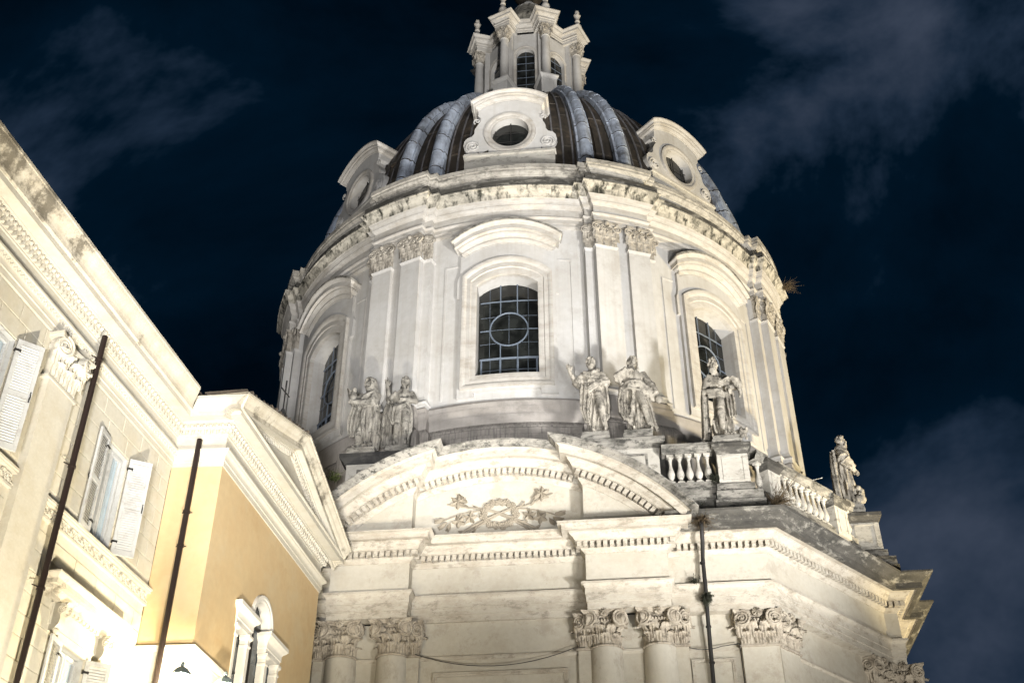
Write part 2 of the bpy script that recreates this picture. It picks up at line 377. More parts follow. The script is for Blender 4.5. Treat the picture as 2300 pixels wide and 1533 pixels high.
# --- wall details of the front
b = B(); b.box(-5.0, 5.0, -12.78, -12.2, 0, 14.1); b.box(5.0, 7.6, -12.55, -12.2, 0, 14.1); b.box(-7.6, -5.0, -12.55, -12.2, 0, 14.1); b.obj('front_wall', 'facade', CH)
sweep([(-7.4, -12.5), (-5.1, -12.5), (-5.1, -12.78), (5.1, -12.78), (5.1, -12.5), (7.72, -12.5), (11.55, -7.62)], [(.0, 12.98), (.03, 13.0), (.06, 13.03), (.06, 13.09), (.02, 13.11), (0, 13.12)]).obj('string_course', 'facade_trim', CH, 30)
def frame(name, x0, x1, z0, z1, y, w=.09, d=.04, mat='facade_trim', parent=None):
    b = B()
    for k, (ww, dd) in enumerate(((w, d), (w * .45, d * 1.6))):
        b.box(x0, x1, y - dd, y + .01, z1 - ww, z1); b.box(x0, x1, y - dd, y + .01, z0, z0 + ww); b.box(x0, x0 + ww, y - dd, y + .01, z0 + ww, z1 - ww); b.box(x1 - ww, x1, y - dd, y + .01, z0 + ww, z1 - ww)
    return b.obj(name, mat, parent or CH)
frame('wall_panel_frame', -1.85, 1.95, 9.0, 12.62, -12.78, .12)
frame('wall_panel_frame', 5.35, 6.55, 9.0, 12.8, -12.55, .09)
# ---------------------------------------------------------------- capitals
def leaf_mesh(h=.5, w=.26, curl=.16, name='leaf'):
    P = []; n = 9; m = 6
    for i in range(n + 1):
        u = i / n; z = h * min(u * 1.18, 1) if u < .85 else h * (1.0 - (u - .85) * .75)
        out = .03 + curl * max(0, (u - .45) / .55) ** 2
        ww = w * (.86 + .22 * sin(u * pi * 1.1)) * (1 if u < .8 else 1 - (u - .8) * 2.6) * (1 + .10 * cos(u * 34))
        row = []
        for j in range(m + 1):
            v = j / m * 2 - 1
            row.append((v * ww * .5, -(out + .030 * (1 - abs(v)) + .012 * cos(v * 9.5)), z - .10 * abs(v) * max(0, u - .5)))
        P.append(row)
    b = B(); b.grid(P); 
    Q = [[(x, y + .025, z) for x, y, z in r] for r in P]; b.grid([r[::-1] for r in Q])
    # stitch rim
    rim = [P[i][0] for i in range(n + 1)] + P[n][1:] + [P[i][m] for i in range(n - 1, -1, -1)]
    rim2 = [Q[i][0] for i in range(n + 1)] + Q[n][1:] + [Q[i][m] for i in range(n - 1, -1, -1)]
    b.grid([rim, rim2]); me = b.mesh(name, 50); me.materials.append(M['capital']); return me
def volute_mesh(R=.2, d=.12):
    b = B()
    # solid disc with a spiral roll on its face (axis = y, face towards -y)
    N = 20; prof = [(.001, -d * .35), (R * .82, -d * .35), (R * .9, -d * .2), (R * .9, d * .8), (.001, d * .8)]
    P = []
    for i in range(N):
        a = 2 * pi * i / N; P.append([(r * cos(a), y, r * sin(a)) for r, y in prof])
    b.grid(P, cu=True)
    pts = []; rad = []
    for i in range(64):
        u = i / 63; a = pi * .5 + u * 2 * pi * 2.6; r = R * (1.0 - .86 * u) 
        pts.append((r * cos(a), -d * .42 - .06 * u * R, r * sin(a))); rad.append(R * (.15 - .08 * u))
    b.tube(pts, rad, 7); b.ball((0, -d * .5, 0), R * .15, 8, 5)
    me = b.mesh('volute', 40); me.materials.append(M['capital']); return me
def rosette_mesh(R=.13):
    b = B(); b.lathe([(.001, -.02), (R * .95, 0), (R, .05), (.001, .08)], 16, f=lambda x, y, z: (x, z, y))
    for k in range(8):
        a = k * pi / 4
        b.add([(R * .95 * cos(a), -.03, R * .95 * sin(a)), (R * .3 * cos(a + .38), -.02, R * .3 * sin(a + .38)), (0, -.085, 0), (R * .3 * cos(a - .38), -.02, R * .3 * sin(a - .38)), (R * .6 * cos(a), -.08, R * .6 * sin(a))], [(0, 1, 4), (1, 2, 4), (2, 3, 4), (3, 0, 4)])
    me = b.mesh('rosette', 20); me.materials.append(M['capital']); return me
LEAF1, LEAF2, VOL, ROS = leaf_mesh(.36, .255, .17), leaf_mesh(.46, .25, .25), volute_mesh(.228, .15), rosette_mesh(.14)
bb = B()
for k in range(5): bb.ball(((k - 2) * .085, 0, 0), (.036, .04, .05), 7, 5)
EGGS = bb.mesh('egg_row', 40); EGGS.materials.append(M['capital'])
def capital(mw, flat=False, w=.95):
    """composite capital, seat at local z=0, height .97, front = -y"""
    c = link('capital', CAPF if flat else CAPC, None, CH, mw)
    def put(nm, me, m): link(nm, me, None, c, m)
    if not flat:
        for k in range(8):
            put('leaf', LEAF1, Matrix.Rotation(k * pi / 4, 4, 'Z') @ Matrix.Translation((0, -.375, .0)))
            put('leaf', LEAF2, Matrix.Rotation((k + .5) * pi / 4, 4, 'Z') @ Matrix.Translation((0, -.375, .13)))
        for k in range(4):
            R = Matrix.Rotation(k * pi / 2, 4, 'Z')
            for s in (-1, 1):
                put('volute', VOL, R @ Matrix.Translation((s * .42, -.49, .69)) @ Matrix.Rotation(s * .42, 4, 'Z') @ Matrix.Diagonal((s, 1, 1, 1)))
            put('rosette', ROS, R @ Matrix.Translation((0, -.56, .90))); put('egg_row', EGGS, R @ Matrix.Translation((0, -.46, .68)))
    else:
        h = w / 2
        n1 = 3 if w > .7 else 2
        for k in range(n1): put('leaf', LEAF1, Matrix.Translation(((k - (n1 - 1) / 2) * w / n1 * .98, -.03, .03)))
        for k in range(n1 + 1): put('leaf', LEAF2, Matrix.Translation(((k - n1 / 2) * w / n1 * .95, -.05, .19)))
        for s in (-1, 1):
            put('volute', VOL, Matrix.Translation((s * (h - .08), -.14, .70)) @ Matrix.Rotation(s * .3, 4, 'Z') @ Matrix.Diagonal((s, 1, 1, 1)))
            put('leaf', LEAF2, Matrix.Translation((s * (h - .02), .1, .12)) @ Matrix.Rotation(s * pi / 2 * .9, 4, 'Z'))
            put('volute', VOL, Matrix.Translation((s * (h + .06), .06, .70)) @ Matrix.Rotation(s * 1.35, 4, 'Z') @ Matrix.Diagonal((s, 1, 1, 1)))
        put('rosette', ROS, Matrix.Translation((0, -.2, .88)))
        put('egg_row', EGGS, Matrix.Translation((0, -.14, .68)))
    return c
def abacus(b, h, d, z0, z1, y0=0, cut=.10, flat=False):
    P = []; N = 8
    def side(ax, ay, bx, by, nx, ny):
        L = []
        for i in range(N):
            u = i / N; k = cut * 4 * u * (1 - u); L.append((ax + (bx - ax) * u - nx * k, ay + (by - ay) * u - ny * k))
        return L
    pts = side(-h, -h + y0, h, -h + y0, 0, -1) + side(h, -h + y0, h, d, 1, 0) + [(h, d), (-h, d)] + side(-h, d, -h, -h + y0, -1, 0) if flat else side(-h, -h, h, -h, 0, -1) + side(h, -h, h, h, 1, 0) + side(h, h, -h, h, 0, 1) + side(-h, h, -h, -h, -1, 0)
    rows = []
    for (s, z) in ((.93, z0), (.95, z0 + .035), (1.0, z0 + .05), (1.0, z1)): rows.append([(x * s, y * s, z) for x, y in pts])
    b.grid(rows, cv=True); b.poly(rows[0][::-1]); b.poly(rows[-1])
b = B(); b.lathe([(.47, -.07), (.5, -.05), (.5, -.02), (.455, 0), (.39, .02), (.36, .3), (.38, .55), (.44, .64), (.44, .7), (.38, .74), (.38, .86)], 28); abacus(b, .64, 0, .85, .955); CAPC = b.mesh('capital', 35); CAPC.materials.append(M['capital'])
b = B(); b.box(-.47, .47, -.02, .3, .0, .62); b.box(-.5, .5, -.09, .3, .62, .75); b.box(-.46, .46, -.03, .3, .75, .86); b.box(-.53, .53, -.05, .3, -.06, -.005); 
pts = [(-.62, -.26), (-.5, -.22), (-.25, -.13), (0, -.10), (.25, -.13), (.5, -.22), (.62, -.26), (.60, .3), (-.60, .3)]
for z0, z1, s in ((.85, .885, .95), (.885, .955, 1.0)):
    rows = [[(x * s, y * s, z) for x, y in pts] for z in (z0, z1)]; b.grid(rows, cv=True); b.poly(rows[0][::-1]); b.poly(rows[1])
CAPF = b.mesh('capital', 35); CAPF.materials.append(M['capital'])
# columns and pilasters
sh = B(); sh.lathe([(.53, 0), (.53, 5), (.515, 8), (.485, 11), (.455, 13.02), (.455, 13.05)], 36); SHM = sh.mesh('column_shaft', 40); SHM.materials.append(M['shaft'])
for x in (-4.52, -3.03, 3.03, 4.52):
    link('column_shaft', SHM, None, CH, Matrix.Translation((x, -12.76, 0)))
    capital(Matrix.Translation((x, -12.76, 13.12)) @ Matrix.Rotation(random.uniform(-.02, .02), 4, 'Z'))
def pilaster(mw, w, z1=13.06, d=.18, mat='facade', cap=True):
    b = B(); b.box(-w / 2, w / 2, 0, d + .3, 0, z1); link('pilaster', b.mesh('pilaster'), mat, CH, mw)
    if cap: capital(mw @ Matrix.Translation((0, 0, z1 + .05)) @ Matrix.Diagonal((w / .94, 1, 1, 1)), True)
for x in (-4.93, -2.62, 2.62, 4.93): pilaster(Matrix.Translation((x, -12.92, 0)), .74)
# wing and canted-side pilasters
cd = Vector((11.8 - 7.77, -7.9 + 12.87)).normalized(); ca = atan2(cd.y, cd.x); cn = Vector((cd.y, -cd.x))
def cant(s, off):
    p = Vector((7.77, -12.87)) + cd * s + cn * off; return Matrix.Translation((p.x, p.y, 0)) @ Matrix.Rotation(ca, 4, 'Z')
pilaster(Matrix.Translation((7.27, -12.70, 0)), 1.02)
pilaster(Matrix.Translation((-7.27, -12.70, 0)), 1.02)
pilaster(cant(.75, -.16), .95)
pilaster(cant(5.75, -.16), .95)
pilaster(Matrix.Translation((12.05, -7.78, 0)), .95)

# ---------------------------------------------------------------- drum
RF = 11.0     # frieze radius between the piers
def drum_path(r0, r1, r2, a2=5.55, a1=7.05, step=1.5):
    P = []
    for k in range(8):
        c = 22.5 + 45 * k
        P += arcpath(r0, c - 45 + a1, c - a1, step)
        P += arcpath(r1, c - a1, c - a2, 3)
        P += arcpath(r2, c - a2, c + a2, step)
        P += arcpath(r1, c + a2, c + a1, 3)
    return P
DP = drum_path(10.96, 11.15, 11.42)
M['block'] = node_mat('blocking_stone', (.40, .375, .325), (.12, .11, .095), .7, 1.3, bump=.3, vert=2.5, grime=(.04, .038, .032), gamount=.6, gscale=1.8, streak=.4)
def drum(name, prof, mat, path=None, smooth=30): return sweep(path or DP, prof, closed=True).obj(name, mat, CH, smooth)
drum('drum_architrave', [(-.3, 30.58), (0, 30.58), (0, 30.72), (.02, 30.725), (.02, 30.9)] + cyma(.03, 30.91, .08, 30.97, 3) + [(.085, 31.0), (0, 31.02), (0, 31.42)] + cyma(.01, 31.43, .10, 31.57, 4) + [(.115, 31.58), (.115, 31.64)] + cyma(.12, 31.65, .2, 31.83, 4) + [(.22, 31.84), (.22, 31.87)], 'drum_trim')
drum('drum_cornice', [(.20, 31.85), (.24, 31.87), (.245, 31.93)] + cyma(.25, 31.94, .43, 32.26, 6) + [(.47, 32.27), (.47, 32.33), (.30, 32.36)], 'streak')
drum('cornice_upstand', [(.37, 32.33), (.36, 32.70), (.30, 32.74), (-.1, 32.80)], 'weather')
drum('blocking_course', [(.02, 32.78), (.02, 33.18), (.06, 33.2)] + cyma(.06, 33.21, .17, 33.34, 4) + [(.19, 33.35), (.19, 33.46), (.24, 33.47), (.24, 33.67), (-.95, 33.72)], 'block')
# drum base: plinth with mouldings, going down behind the pediment
DB = drum_path(10.92, 11.15, 11.42, 5.9, 7.4)
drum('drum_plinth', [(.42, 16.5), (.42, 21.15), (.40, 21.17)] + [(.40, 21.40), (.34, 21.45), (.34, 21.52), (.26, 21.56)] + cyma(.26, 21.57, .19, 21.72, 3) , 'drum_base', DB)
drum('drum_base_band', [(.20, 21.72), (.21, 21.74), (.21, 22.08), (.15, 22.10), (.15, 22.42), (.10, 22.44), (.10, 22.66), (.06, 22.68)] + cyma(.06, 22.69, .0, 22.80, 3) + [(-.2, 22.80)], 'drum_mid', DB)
# walls: bay between piers with the window opening, bent on radius RW
RW = 10.80
def bend(phi):
    def f(t, d, z):
        a = radians(phi) + t / RW; r = RW + d; return (r * sin(a), -r * cos(a), z)
    return f
OW, OZ0, OZS, ORAD = 1.12, 23.88, 27.90, 1.72
OCZ = OZS - sqrt(ORAD ** 2 - OW ** 2)
def arch_z(t): return OCZ + sqrt(ORAD ** 2 - t * t)
tw = RW * radians(22.5 - 7.0)
def bay_wall(phi):
    f = bend(phi); b = B()
    for s in (-1, 1):
        b.grid([[f(s * (OW + (tw - OW) * i / 8), 0, z) for z in (22.7, 30.6)] for i in range(9)])
    n = 14; ts = [-OW + 2 * OW * i / n for i in range(n + 1)]
    b.grid([[f(t, 0, 22.7), f(t, 0, OZ0)] for t in ts]); b.grid([[f(t, 0, arch_z(t)), f(t, 0, 30.6)] for t in ts])
    # reveal, splayed a little
    rim = [(-OW, OZ0)] + [(-OW, OZ0 + (OZS - OZ0) * i / 4) for i in range(1, 5)] + [(t, arch_z(t)) for t in ts[1:]] + [(OW, OZS + (OZ0 - OZS) * i / 4) for i in range(1, 5)]
    b.grid([[f(t, .0, z), f(t * 1.08, -.62, z)] for t, z in rim] + [[f(-OW, 0, OZ0), f(-OW * 1.08, -.62, OZ0)]])
    return b.obj('drum_wall', 'drum', CH, 30)
def outline(hw, z0, zs, rad, n=12):
    """closed-at-bottom arch outline from bottom-left over the top to bottom-right"""
    cz = zs - sqrt(rad * rad - hw * hw); th = math.asin(hw / rad)
    L = [(-hw, z0)] + [(-hw, z0 + (zs - z0) * i / 6) for i in range(1, 6)]
    L += [(rad * sin(-th + 2 * th * i / n), cz + rad * cos(-th + 2 * th * i / n)) for i in range(n + 1)]
    L += [(hw, zs + (z0 - zs) * i / 6) for i in range(1, 7)]
    L += [(hw - 2 * hw * i / 8, z0) for i in range(1, 8)]
    return L
def ringband(name, f, steps, mat, parent, smooth=30):
    """steps: list of (outline params, depth) -> moulded frame round an opening"""
    rows = []
    for (hw, z0, zs, rad), d in steps: rows.append([f(t, d, z) for t, z in outline(hw, z0, zs, rad)])
    b = B(); b.grid(rows, cv=True); return b.obj(name, mat, parent, smooth)
def drum_window(phi, full=True):
    f = bend(phi)
    w = empty('drum_window'); w.parent = CH
    # moulded architrave
    def o(k): return (OW + k, OZ0 - k * 1.06, OZS + k * .9, ORAD + k * 1.0)
    ringband('window_frame', f, [(o(0), -.05), (o(0), .13), (o(.05), .15), (o(.2), .15), (o(.22), .19), (o(.36), .19), (o(.39), .225), (o(.45), .255), (o(.52), .255), (o(.53), .1)], 'drum_trim', w)
    # backing plate with ears
    pl = [(-1.77, 23.02), (-1.18, 23.02), (-1.18, 23.22), (1.18, 23.22), (1.18, 23.02), (1.77, 23.02), (1.77, 27.45), (1.88, 27.5), (1.88, 28.25), (1.80, 28.45), (1.77, 28.8), (1.77, 29.35)]
    b = B()
    L = [(1.77, 23.02), (1.77, 27.4), (1.88, 27.42), (1.88, 28.25), (1.82, 28.4), (1.77, 28.65), (1.77, 29.4)]
    for s in (-1, 1):
        b.grid([[f(s * t, .13, z), f(s * t, -.02, z)] for t, z in L])
        b.grid([[f(s * t, .13, z), f(s * 1.4, .13, z)] for t, z in L])
        b.box(min(s * 1.18, s * 1.77), max(s * 1.18, s * 1.77), -.02, .128, 23.02, 23.4, f)
    n = 16
    b.grid([[f(-1.45 + 2.9 * i / n, .132, 23.22), f(-1.45 + 2.9 * i / n, .132, 23.6)] for i in range(n + 1)]); b.grid([[f(-1.2 + 2.4 * i / n, .13, 23.222), f(-1.2 + 2.4 * i / n, -.02, 23.222)] for i in range(n + 1)])
    b.grid([[f(-1.45 + 2.9 * i / n, .13, 28.3), f(-1.45 + 2.9 * i / n, .13, 29.9)] for i in range(n + 1)])
    b.obj('window_backing', 'drum', w)
    # segmental hood
    CZ = 27.68; H = [(.10, 2.10), (.15, 2.11)] + cyma(.12, 2.13, .2, 2.26, 4) + [(.22, 2.27), (.22, 2.36)] + cyma(.23, 2.37, .32, 2.50, 4) + [(.34, 2.51), (.34, 2.60), (.46, 2.605), (.46, 2.80)] + cyma(.47, 2.81, .56, 2.95, 4)
    H2 = [(.56, 2.945), (.58, 2.955), (.58, 3.05), (-.05, 3.10)]
    for nm, prof, mat in (('window_hood', H, 'drum_trim'), ('hood_cap', H2, 'weather2')):
        P = []; N = 22
        for i in range(N + 1):
            row = []
            for d, R in prof:
                e = 1.52 + d * .88; t = -e + 2 * e * i / N; row.append(f(t, d, CZ + sqrt(3.05 ** 2 - t * t) - 3.05 + R))
            P.append(row)
        b = B(); b.grid(P)
        for r in (P[0], P[-1]):
            back = []
            for (d, R) in prof:
                e = (1.52 + d * .88) * (-1 if r is P[0] else 1); back.append(f(e, -.02, CZ + sqrt(3.05 ** 2 - e * e) - 3.05 + R))
            b.grid([r, back])
        b.obj(nm, mat, w, 30)
    # glass, bars
    b = B(); n = 12; D = -.56
    b.grid([[f((-OW + 2 * OW * i / n) * 1.085, D, OZ0 - .05), f((-OW + 2 * OW * i / n) * 1.085, D, arch_z(-OW + 2 * OW * i / n) + .02)] for i in range(n + 1)]); b.obj('window_pane', 'glass', w)
    def bar(t0, z0, t1, z1, r=.025, mat='iron', nm='glazing_bar', d=D + .05):
        k = 5; b = B(); b.tube([f(t0 + (t1 - t0) * i / k, d, z0 + (z1 - z0) * i / k) for i in range(k + 1)], r, 6); return b.obj(nm, mat, w, 40)
    cz, cr = 26.22, .735
    b = B(); b.tube([f(cr * cos(2 * pi * i / 32), D + .07, cz + cr * sin(2 * pi * i / 32)) for i in range(33)], .032, 7, False); b.obj('glazing_ring', 'iron', w, 40)
    zt = arch_z(.33); yy = sqrt(cr * cr - .33 ** 2)
    for s in (-1, 1):
        bar(s * .33, cz + yy, s * .33, zt); bar(s * .33, 24.95, s * .33, cz - yy); bar(s * .33, 23.9, s * .33, 24.95, .04)
        bar(s * cr, cz, s * OW, cz)
        bar(s * .75, 24.95, s * .75, arch_z(.75), .008); bar(s * 1.06, 23.95, s * 1.06, 24.95, .035); bar(s * .72, 23.95, s * .72, 24.9, .008)
        bar(s * .36, 24.45, s * 1.06, 24.45, .008); bar(s * .5, cz + .6, s * OW, cz + .6, .008); bar(s * .5, cz - .6, s * OW, cz - .6, .008)
    bar(-OW, 27.52, OW, 27.52); bar(-OW, 24.95, OW, 24.95, .045); bar(-OW, 23.98, OW, 23.98, .05); bar(0, cz - cr, 0, cz + cr, .008); bar(-cr, cz, cr, cz, .008); bar(-.3, 24.45, .3, 24.45, .008)
    return w
for phi in (-90, -45, 0, 45, 90, 135, 180, 225):
    bay_wall(phi)
for phi in (-90, -45, 0, 45, 90): drum_window(phi)
# sunk panel edges at each side of the windows
for phi in (-45, 0, 45):
    for s in (-1, 1):
        f = bend(phi); b = B(); a, c = sorted((s * 2.36, s * 2.42)); b.box(a, c, -.01, .035, 23.1, 29.08, f); a, c = sorted((s * 1.9, s * 2.36)); b.box(a, c, -.01, .033, 29.02, 29.08, f); b.obj('wall_panel_edge', 'drum', CH)
# piers with paired pilasters
def leafcap(b, w, z0, h, y0, n=3):
    """small corinthian pilaster capital in one mesh: bell, leaves, scrolls"""
    b.box(-w / 2 + .03, w / 2 - .03, y0 + .0, y0 + .2, z0, z0 + h * .9)
    for row, (zz, hh, k) in enumerate(((z0, h * .42, n), (z0 + h * .2, h * .46, n + 1))):
        for i in range(k):
            cx = (i - (k - 1) / 2) * w / n * (.98 if row == 0 else .93); P = []
            for u in range(6):
                uu = u / 5; ww = w / n * .48 * (1 - .5 * max(0, uu - .6)) * (1 + .12 * (u % 2)); out = .02 + .10 * max(0, uu - .4) ** 1.4 + .02 * row; z = zz + hh * (uu if uu < .9 else .84)
                P.append([(cx - ww, y0 - out + .02, z - .02), (cx - ww * .4, y0 - out - .025, z), (cx, y0 - out - .005, z), (cx + ww * .4, y0 - out - .025, z), (cx + ww, y0 - out + .02, z - .02)])
            b.grid(P); b.add([P[-1][0], P[-1][2], P[-1][4], (cx, y0 + .02, zz + hh * .7)], [(0, 1, 3), (1, 2, 3)])
    for s in (-1, 1):
        for (cx, R) in ((s * (w / 2 - .02), h * .16), (s * w * .13, h * .12)):
            pts = []; rad = []
            for i in range(26):
                u = i / 25; a = pi * .5 + u * 2 * pi * 1.7; r = R * (1 - .8 * u); pts.append((cx - s * r * cos(a), y0 - .10 - .02 * u, z0 + h * .72 + r * sin(a))); rad.append(R * .26 * (1 - .5 * u))
            b.tube(pts, rad, 5)
            b.tube([(cx - s * .0, y0 - .02, z0 + h * .35), (cx + s * .0, y0 - .06, z0 + h * .58)], R * .35, 5)
    b.ball((0, y0 - .13, z0 + h * .9), h * .09, 7, 5)
    b.box(-w / 2 - .05, w / 2 + .05, y0 - .12, y0 + .2, z0 + h * .88, z0 + h * .985)
def pil_box(phi, t0, t1, r, z0=22.72, z1=29.46):
    w = t1 - t0; m = MT(phi, r, (t0 + t1) / 2, 0)
    b = B(); b.box(-w / 2, w / 2, 0, .5, z0 + .5, z1)
    sw = sweep([(-w / 2, .4), (-w / 2, 0), (w / 2, 0), (w / 2, .4)], [(.10, z0), (.10, z0 + .16), (.11, z0 + .17)] + [(.11 + .02 * sin(pi * i / 4), z0 + .17 + .1 * i / 4) for i in range(5)] + cyma(.07, z0 + .29, .03, z0 + .38, 3) + [(.03, z0 + .42), (0, z0 + .5)]); b.add(sw.V, sw.F)
    sw = sweep([(-w / 2, .4), (-w / 2, 0), (w / 2, 0), (w / 2, .4)], [(0, z1 - .12), (.015, z1 - .10), (.03, z1 - .04), (.045, z1 - .03), (.045, z1), (-.05, z1 + .01)]); b.add(sw.V, sw.F)
    link('drum_pilaster', b.mesh('drum_pilaster', 30), 'drum', CH, m)
    c = B(); leafcap(c, w, z1, 1.14, -.01, 3 if w > .6 else 2); link('drum_capital', c.mesh('drum_capital', 45), 'capital_pale', CH, m)
M['capital_pale'] = node_mat('capital_plaster', (.36, .33, .28), (.10, .085, .065), .75, 3.2, bump=.25, bscale=25, grime=(.03, .026, .02), gamount=.5, gscale=4)
WP = drum_path(10.70, 11.02, 11.24)
for k in range(8):
    c = 22.5 + 45 * k
    P = [(10.6 * sin(radians(c - 7.6)), -10.6 * cos(radians(c - 7.6)))] + arcpath(11.0, c - 7.05, c - 5.55, 1.5) + arcpath(11.2, c - 5.55, c + 5.55) + arcpath(11.0, c + 5.55, c + 7.05, 1.5) + [(10.6 * sin(radians(c + 7.6)), -10.6 * cos(radians(c + 7.6)))]
    sweep(P, [(0, 22.7), (0, 30.6)]).obj('drum_pier', 'drum', CH, 30)
    if c in (22.5, 67.5, 292.5, 337.5, 112.5, 247.5):
        pil_box(c, .235, 1.085, 11.36); pil_box(c, -1.085, -.235, 11.36)
        for s in (-1, 1):
            a0 = 6.25 * s; pil_box(c + a0, -.19, .19, 11.13)
# ---------------------------------------------------------------- dome
R0D, Z0D, HD = 10.2, 33.4, 12.4
def dome_pt(phi, u, h=0):
    """u = elevation angle along the shell"""
    a = radians(phi); r, z = R0D * cos(u), Z0D + HD * sin(u); nr, nz = cos(u) / R0D, sin(u) / HD; l = hypot(nr, nz)
    r += h * nr / l; z += h * nz / l
    return (r * sin(a), -r * cos(a), z)
UT = math.acos(3.2 / R0D)
DOME = empty('dome'); DOME.parent = CH
b = B(); NI, NJ_ = 144, 40; V = [dome_pt(i * 2.5, UT * j / NJ_, -.08) for i in range(NI) for j in range(NJ_ + 1)]; F = []
for i in range(NI):
    d = ((i + .5) * 2.5 + 22.5) % 45 - 22.5
    for j in range(NJ_):
        if abs(d) < 5.1 and .12 < UT * (j + .5) / NJ_ < .40: continue      # openings behind the dormers
        i2 = (i + 1) % NI; F.append((i * (NJ_ + 1) + j, i2 * (NJ_ + 1) + j, i2 * (NJ_ + 1) + j + 1, i * (NJ_ + 1) + j + 1))
b.add(V, F); b.obj('dome_shell', 'lead_dark', DOME, 40)
def lead_panel(p0, p1, u0, u1, h, mat):
    b = B(); g = .10
    nu, nv = 4, 4
    P = [[dome_pt(p0 + (p1 - p0) * i / nu, u0 + (u1 - u0) * j / nv, h + .03 * (1 - j / nv)) for j in range(nv + 1)] for i in range(nu + 1)]
    b.grid(P); e = [P[i][0] for i in range(nu + 1)]; e2 = [dome_pt(p0 + (p1 - p0) * i / nu, u0, -.09) for i in range(nu + 1)]; b.grid([e, e2])
    return b.obj('lead_panel', mat, DOME, 40)
M['lead_mid'] = node_mat('grey_lead', (.15, .145, .15), (.04, .037, .034), .7, 2, rough=.55, bump=.2, metal=.15, streak=.5)
def seam(p, u0, u1, r=.045):
    b = B(); b.tube([dome_pt(p, u0 + (u1 - u0) * j / 14, .03) for j in range(15)], r, 6); return b.obj('lead_seam', 'lead_mid', DOME, 50)
rnd = random.Random(3)
for k, c in enumerate((-45, 0, 45)):
    for s in (-1, 1):
        edges = [5.0, 7.6, 10.2, 12.6, 14.9]
        for i in range(len(edges) - 1):
            a0, a1 = sorted((c + s * edges[i], c + s * edges[i + 1])); cut = [0, .2, .42, .66, .92, UT] if i % 2 else [0, .12, .31, .54, .80, 1.05, UT]
            for j in range(len(cut) - 1): lead_panel(a0 + .12, a1 - .12, cut[j] + .006, cut[j + 1], rnd.uniform(-.03, .015), 'lead_dark')
            seam(c + s * edges[i + 1], 0, UT)
    for j, (u0, u1) in enumerate(((.5, .8), (.8, 1.05), (1.05, UT))):
        for i in range(4): lead_panel(c - 5 + 2.5 * i + .1, c - 2.5 + 2.5 * i - .1, u0, u1, rnd.uniform(-.03, .01), 'lead_dark')
def rib_piece(phi, u0, u1, last):
    """one overlapping lead sheet of a roll rib with its flanges"""
    P = []; NJ = 5
    for j, uf in enumerate((0, .06, .25, .5, .75, 1)):
        u = u0 + (u1 - u0) * uf; rr = R0D * cos(u); w = max(.20, .27 * (rr / R0D) ** .4); lip = .012 * (1 - j / NJ) + rnd.uniform(0, .006)
        sec = [(-w - .07, -.05), (-w - .07, .16), (-w - .01, .18)] + [(-w * .95 * cos(pi * q / 8), .18 + .25 * sin(pi * q / 8)) for q in range(9)] + [(w + .01, .18), (w + .07, .16), (w + .07, -.05)]
        row = []
        for t, h in sec: row.append(dome_pt(phi + math.degrees(t / rr), u, h + lip))
        P.append(row)
    b = B(); b.grid(P); b.grid([P[0], [dome_pt(phi, u0, -.05)] * len(P[0])])
    o = b.obj('lead_sheet', 'lead' if u1 < 1.0 or rnd.random() < .35 else 'lead_mid', DOME, 40); o.data.materials.append(M['lead_dark'])
    for q in range(len(P[0]) - 1): o.data.polygons[q].material_index = 1
    return o
for c in (-67.5, -22.5, 22.5, 67.5):
    for s in (-1, 1):
        cuts = [.02]; 
        while cuts[-1] < UT - .1: cuts.append(cuts[-1] + rnd.uniform(.085, .12))
        cuts[-1] = UT + .02
        for j in range(len(cuts) - 1): rib_piece(c + s * 4.7, cuts[j], cuts[j + 1], j == len(cuts) - 2)
    for cut in ([0, .18, .42, .7, 1.0, UT],):
        for j in range(len(cut) - 1):
            for a0, a1 in ((-1.9, 0), (0, 1.9)): lead_panel(c + a0 * .95 + .04, c + a1 * .95 - .04, cut[j] + .006, cut[j + 1], .02, 'lead_dark')
    seam(c, 0, UT, .05)
    b = B(); b.box(-1.35, 1.35, -.9, -.02, 33.68, 33.95); link('rib_footing', b.mesh('rib_footing'), 'lead_dark', DOME, MT(c, 10.2, 0, 0))
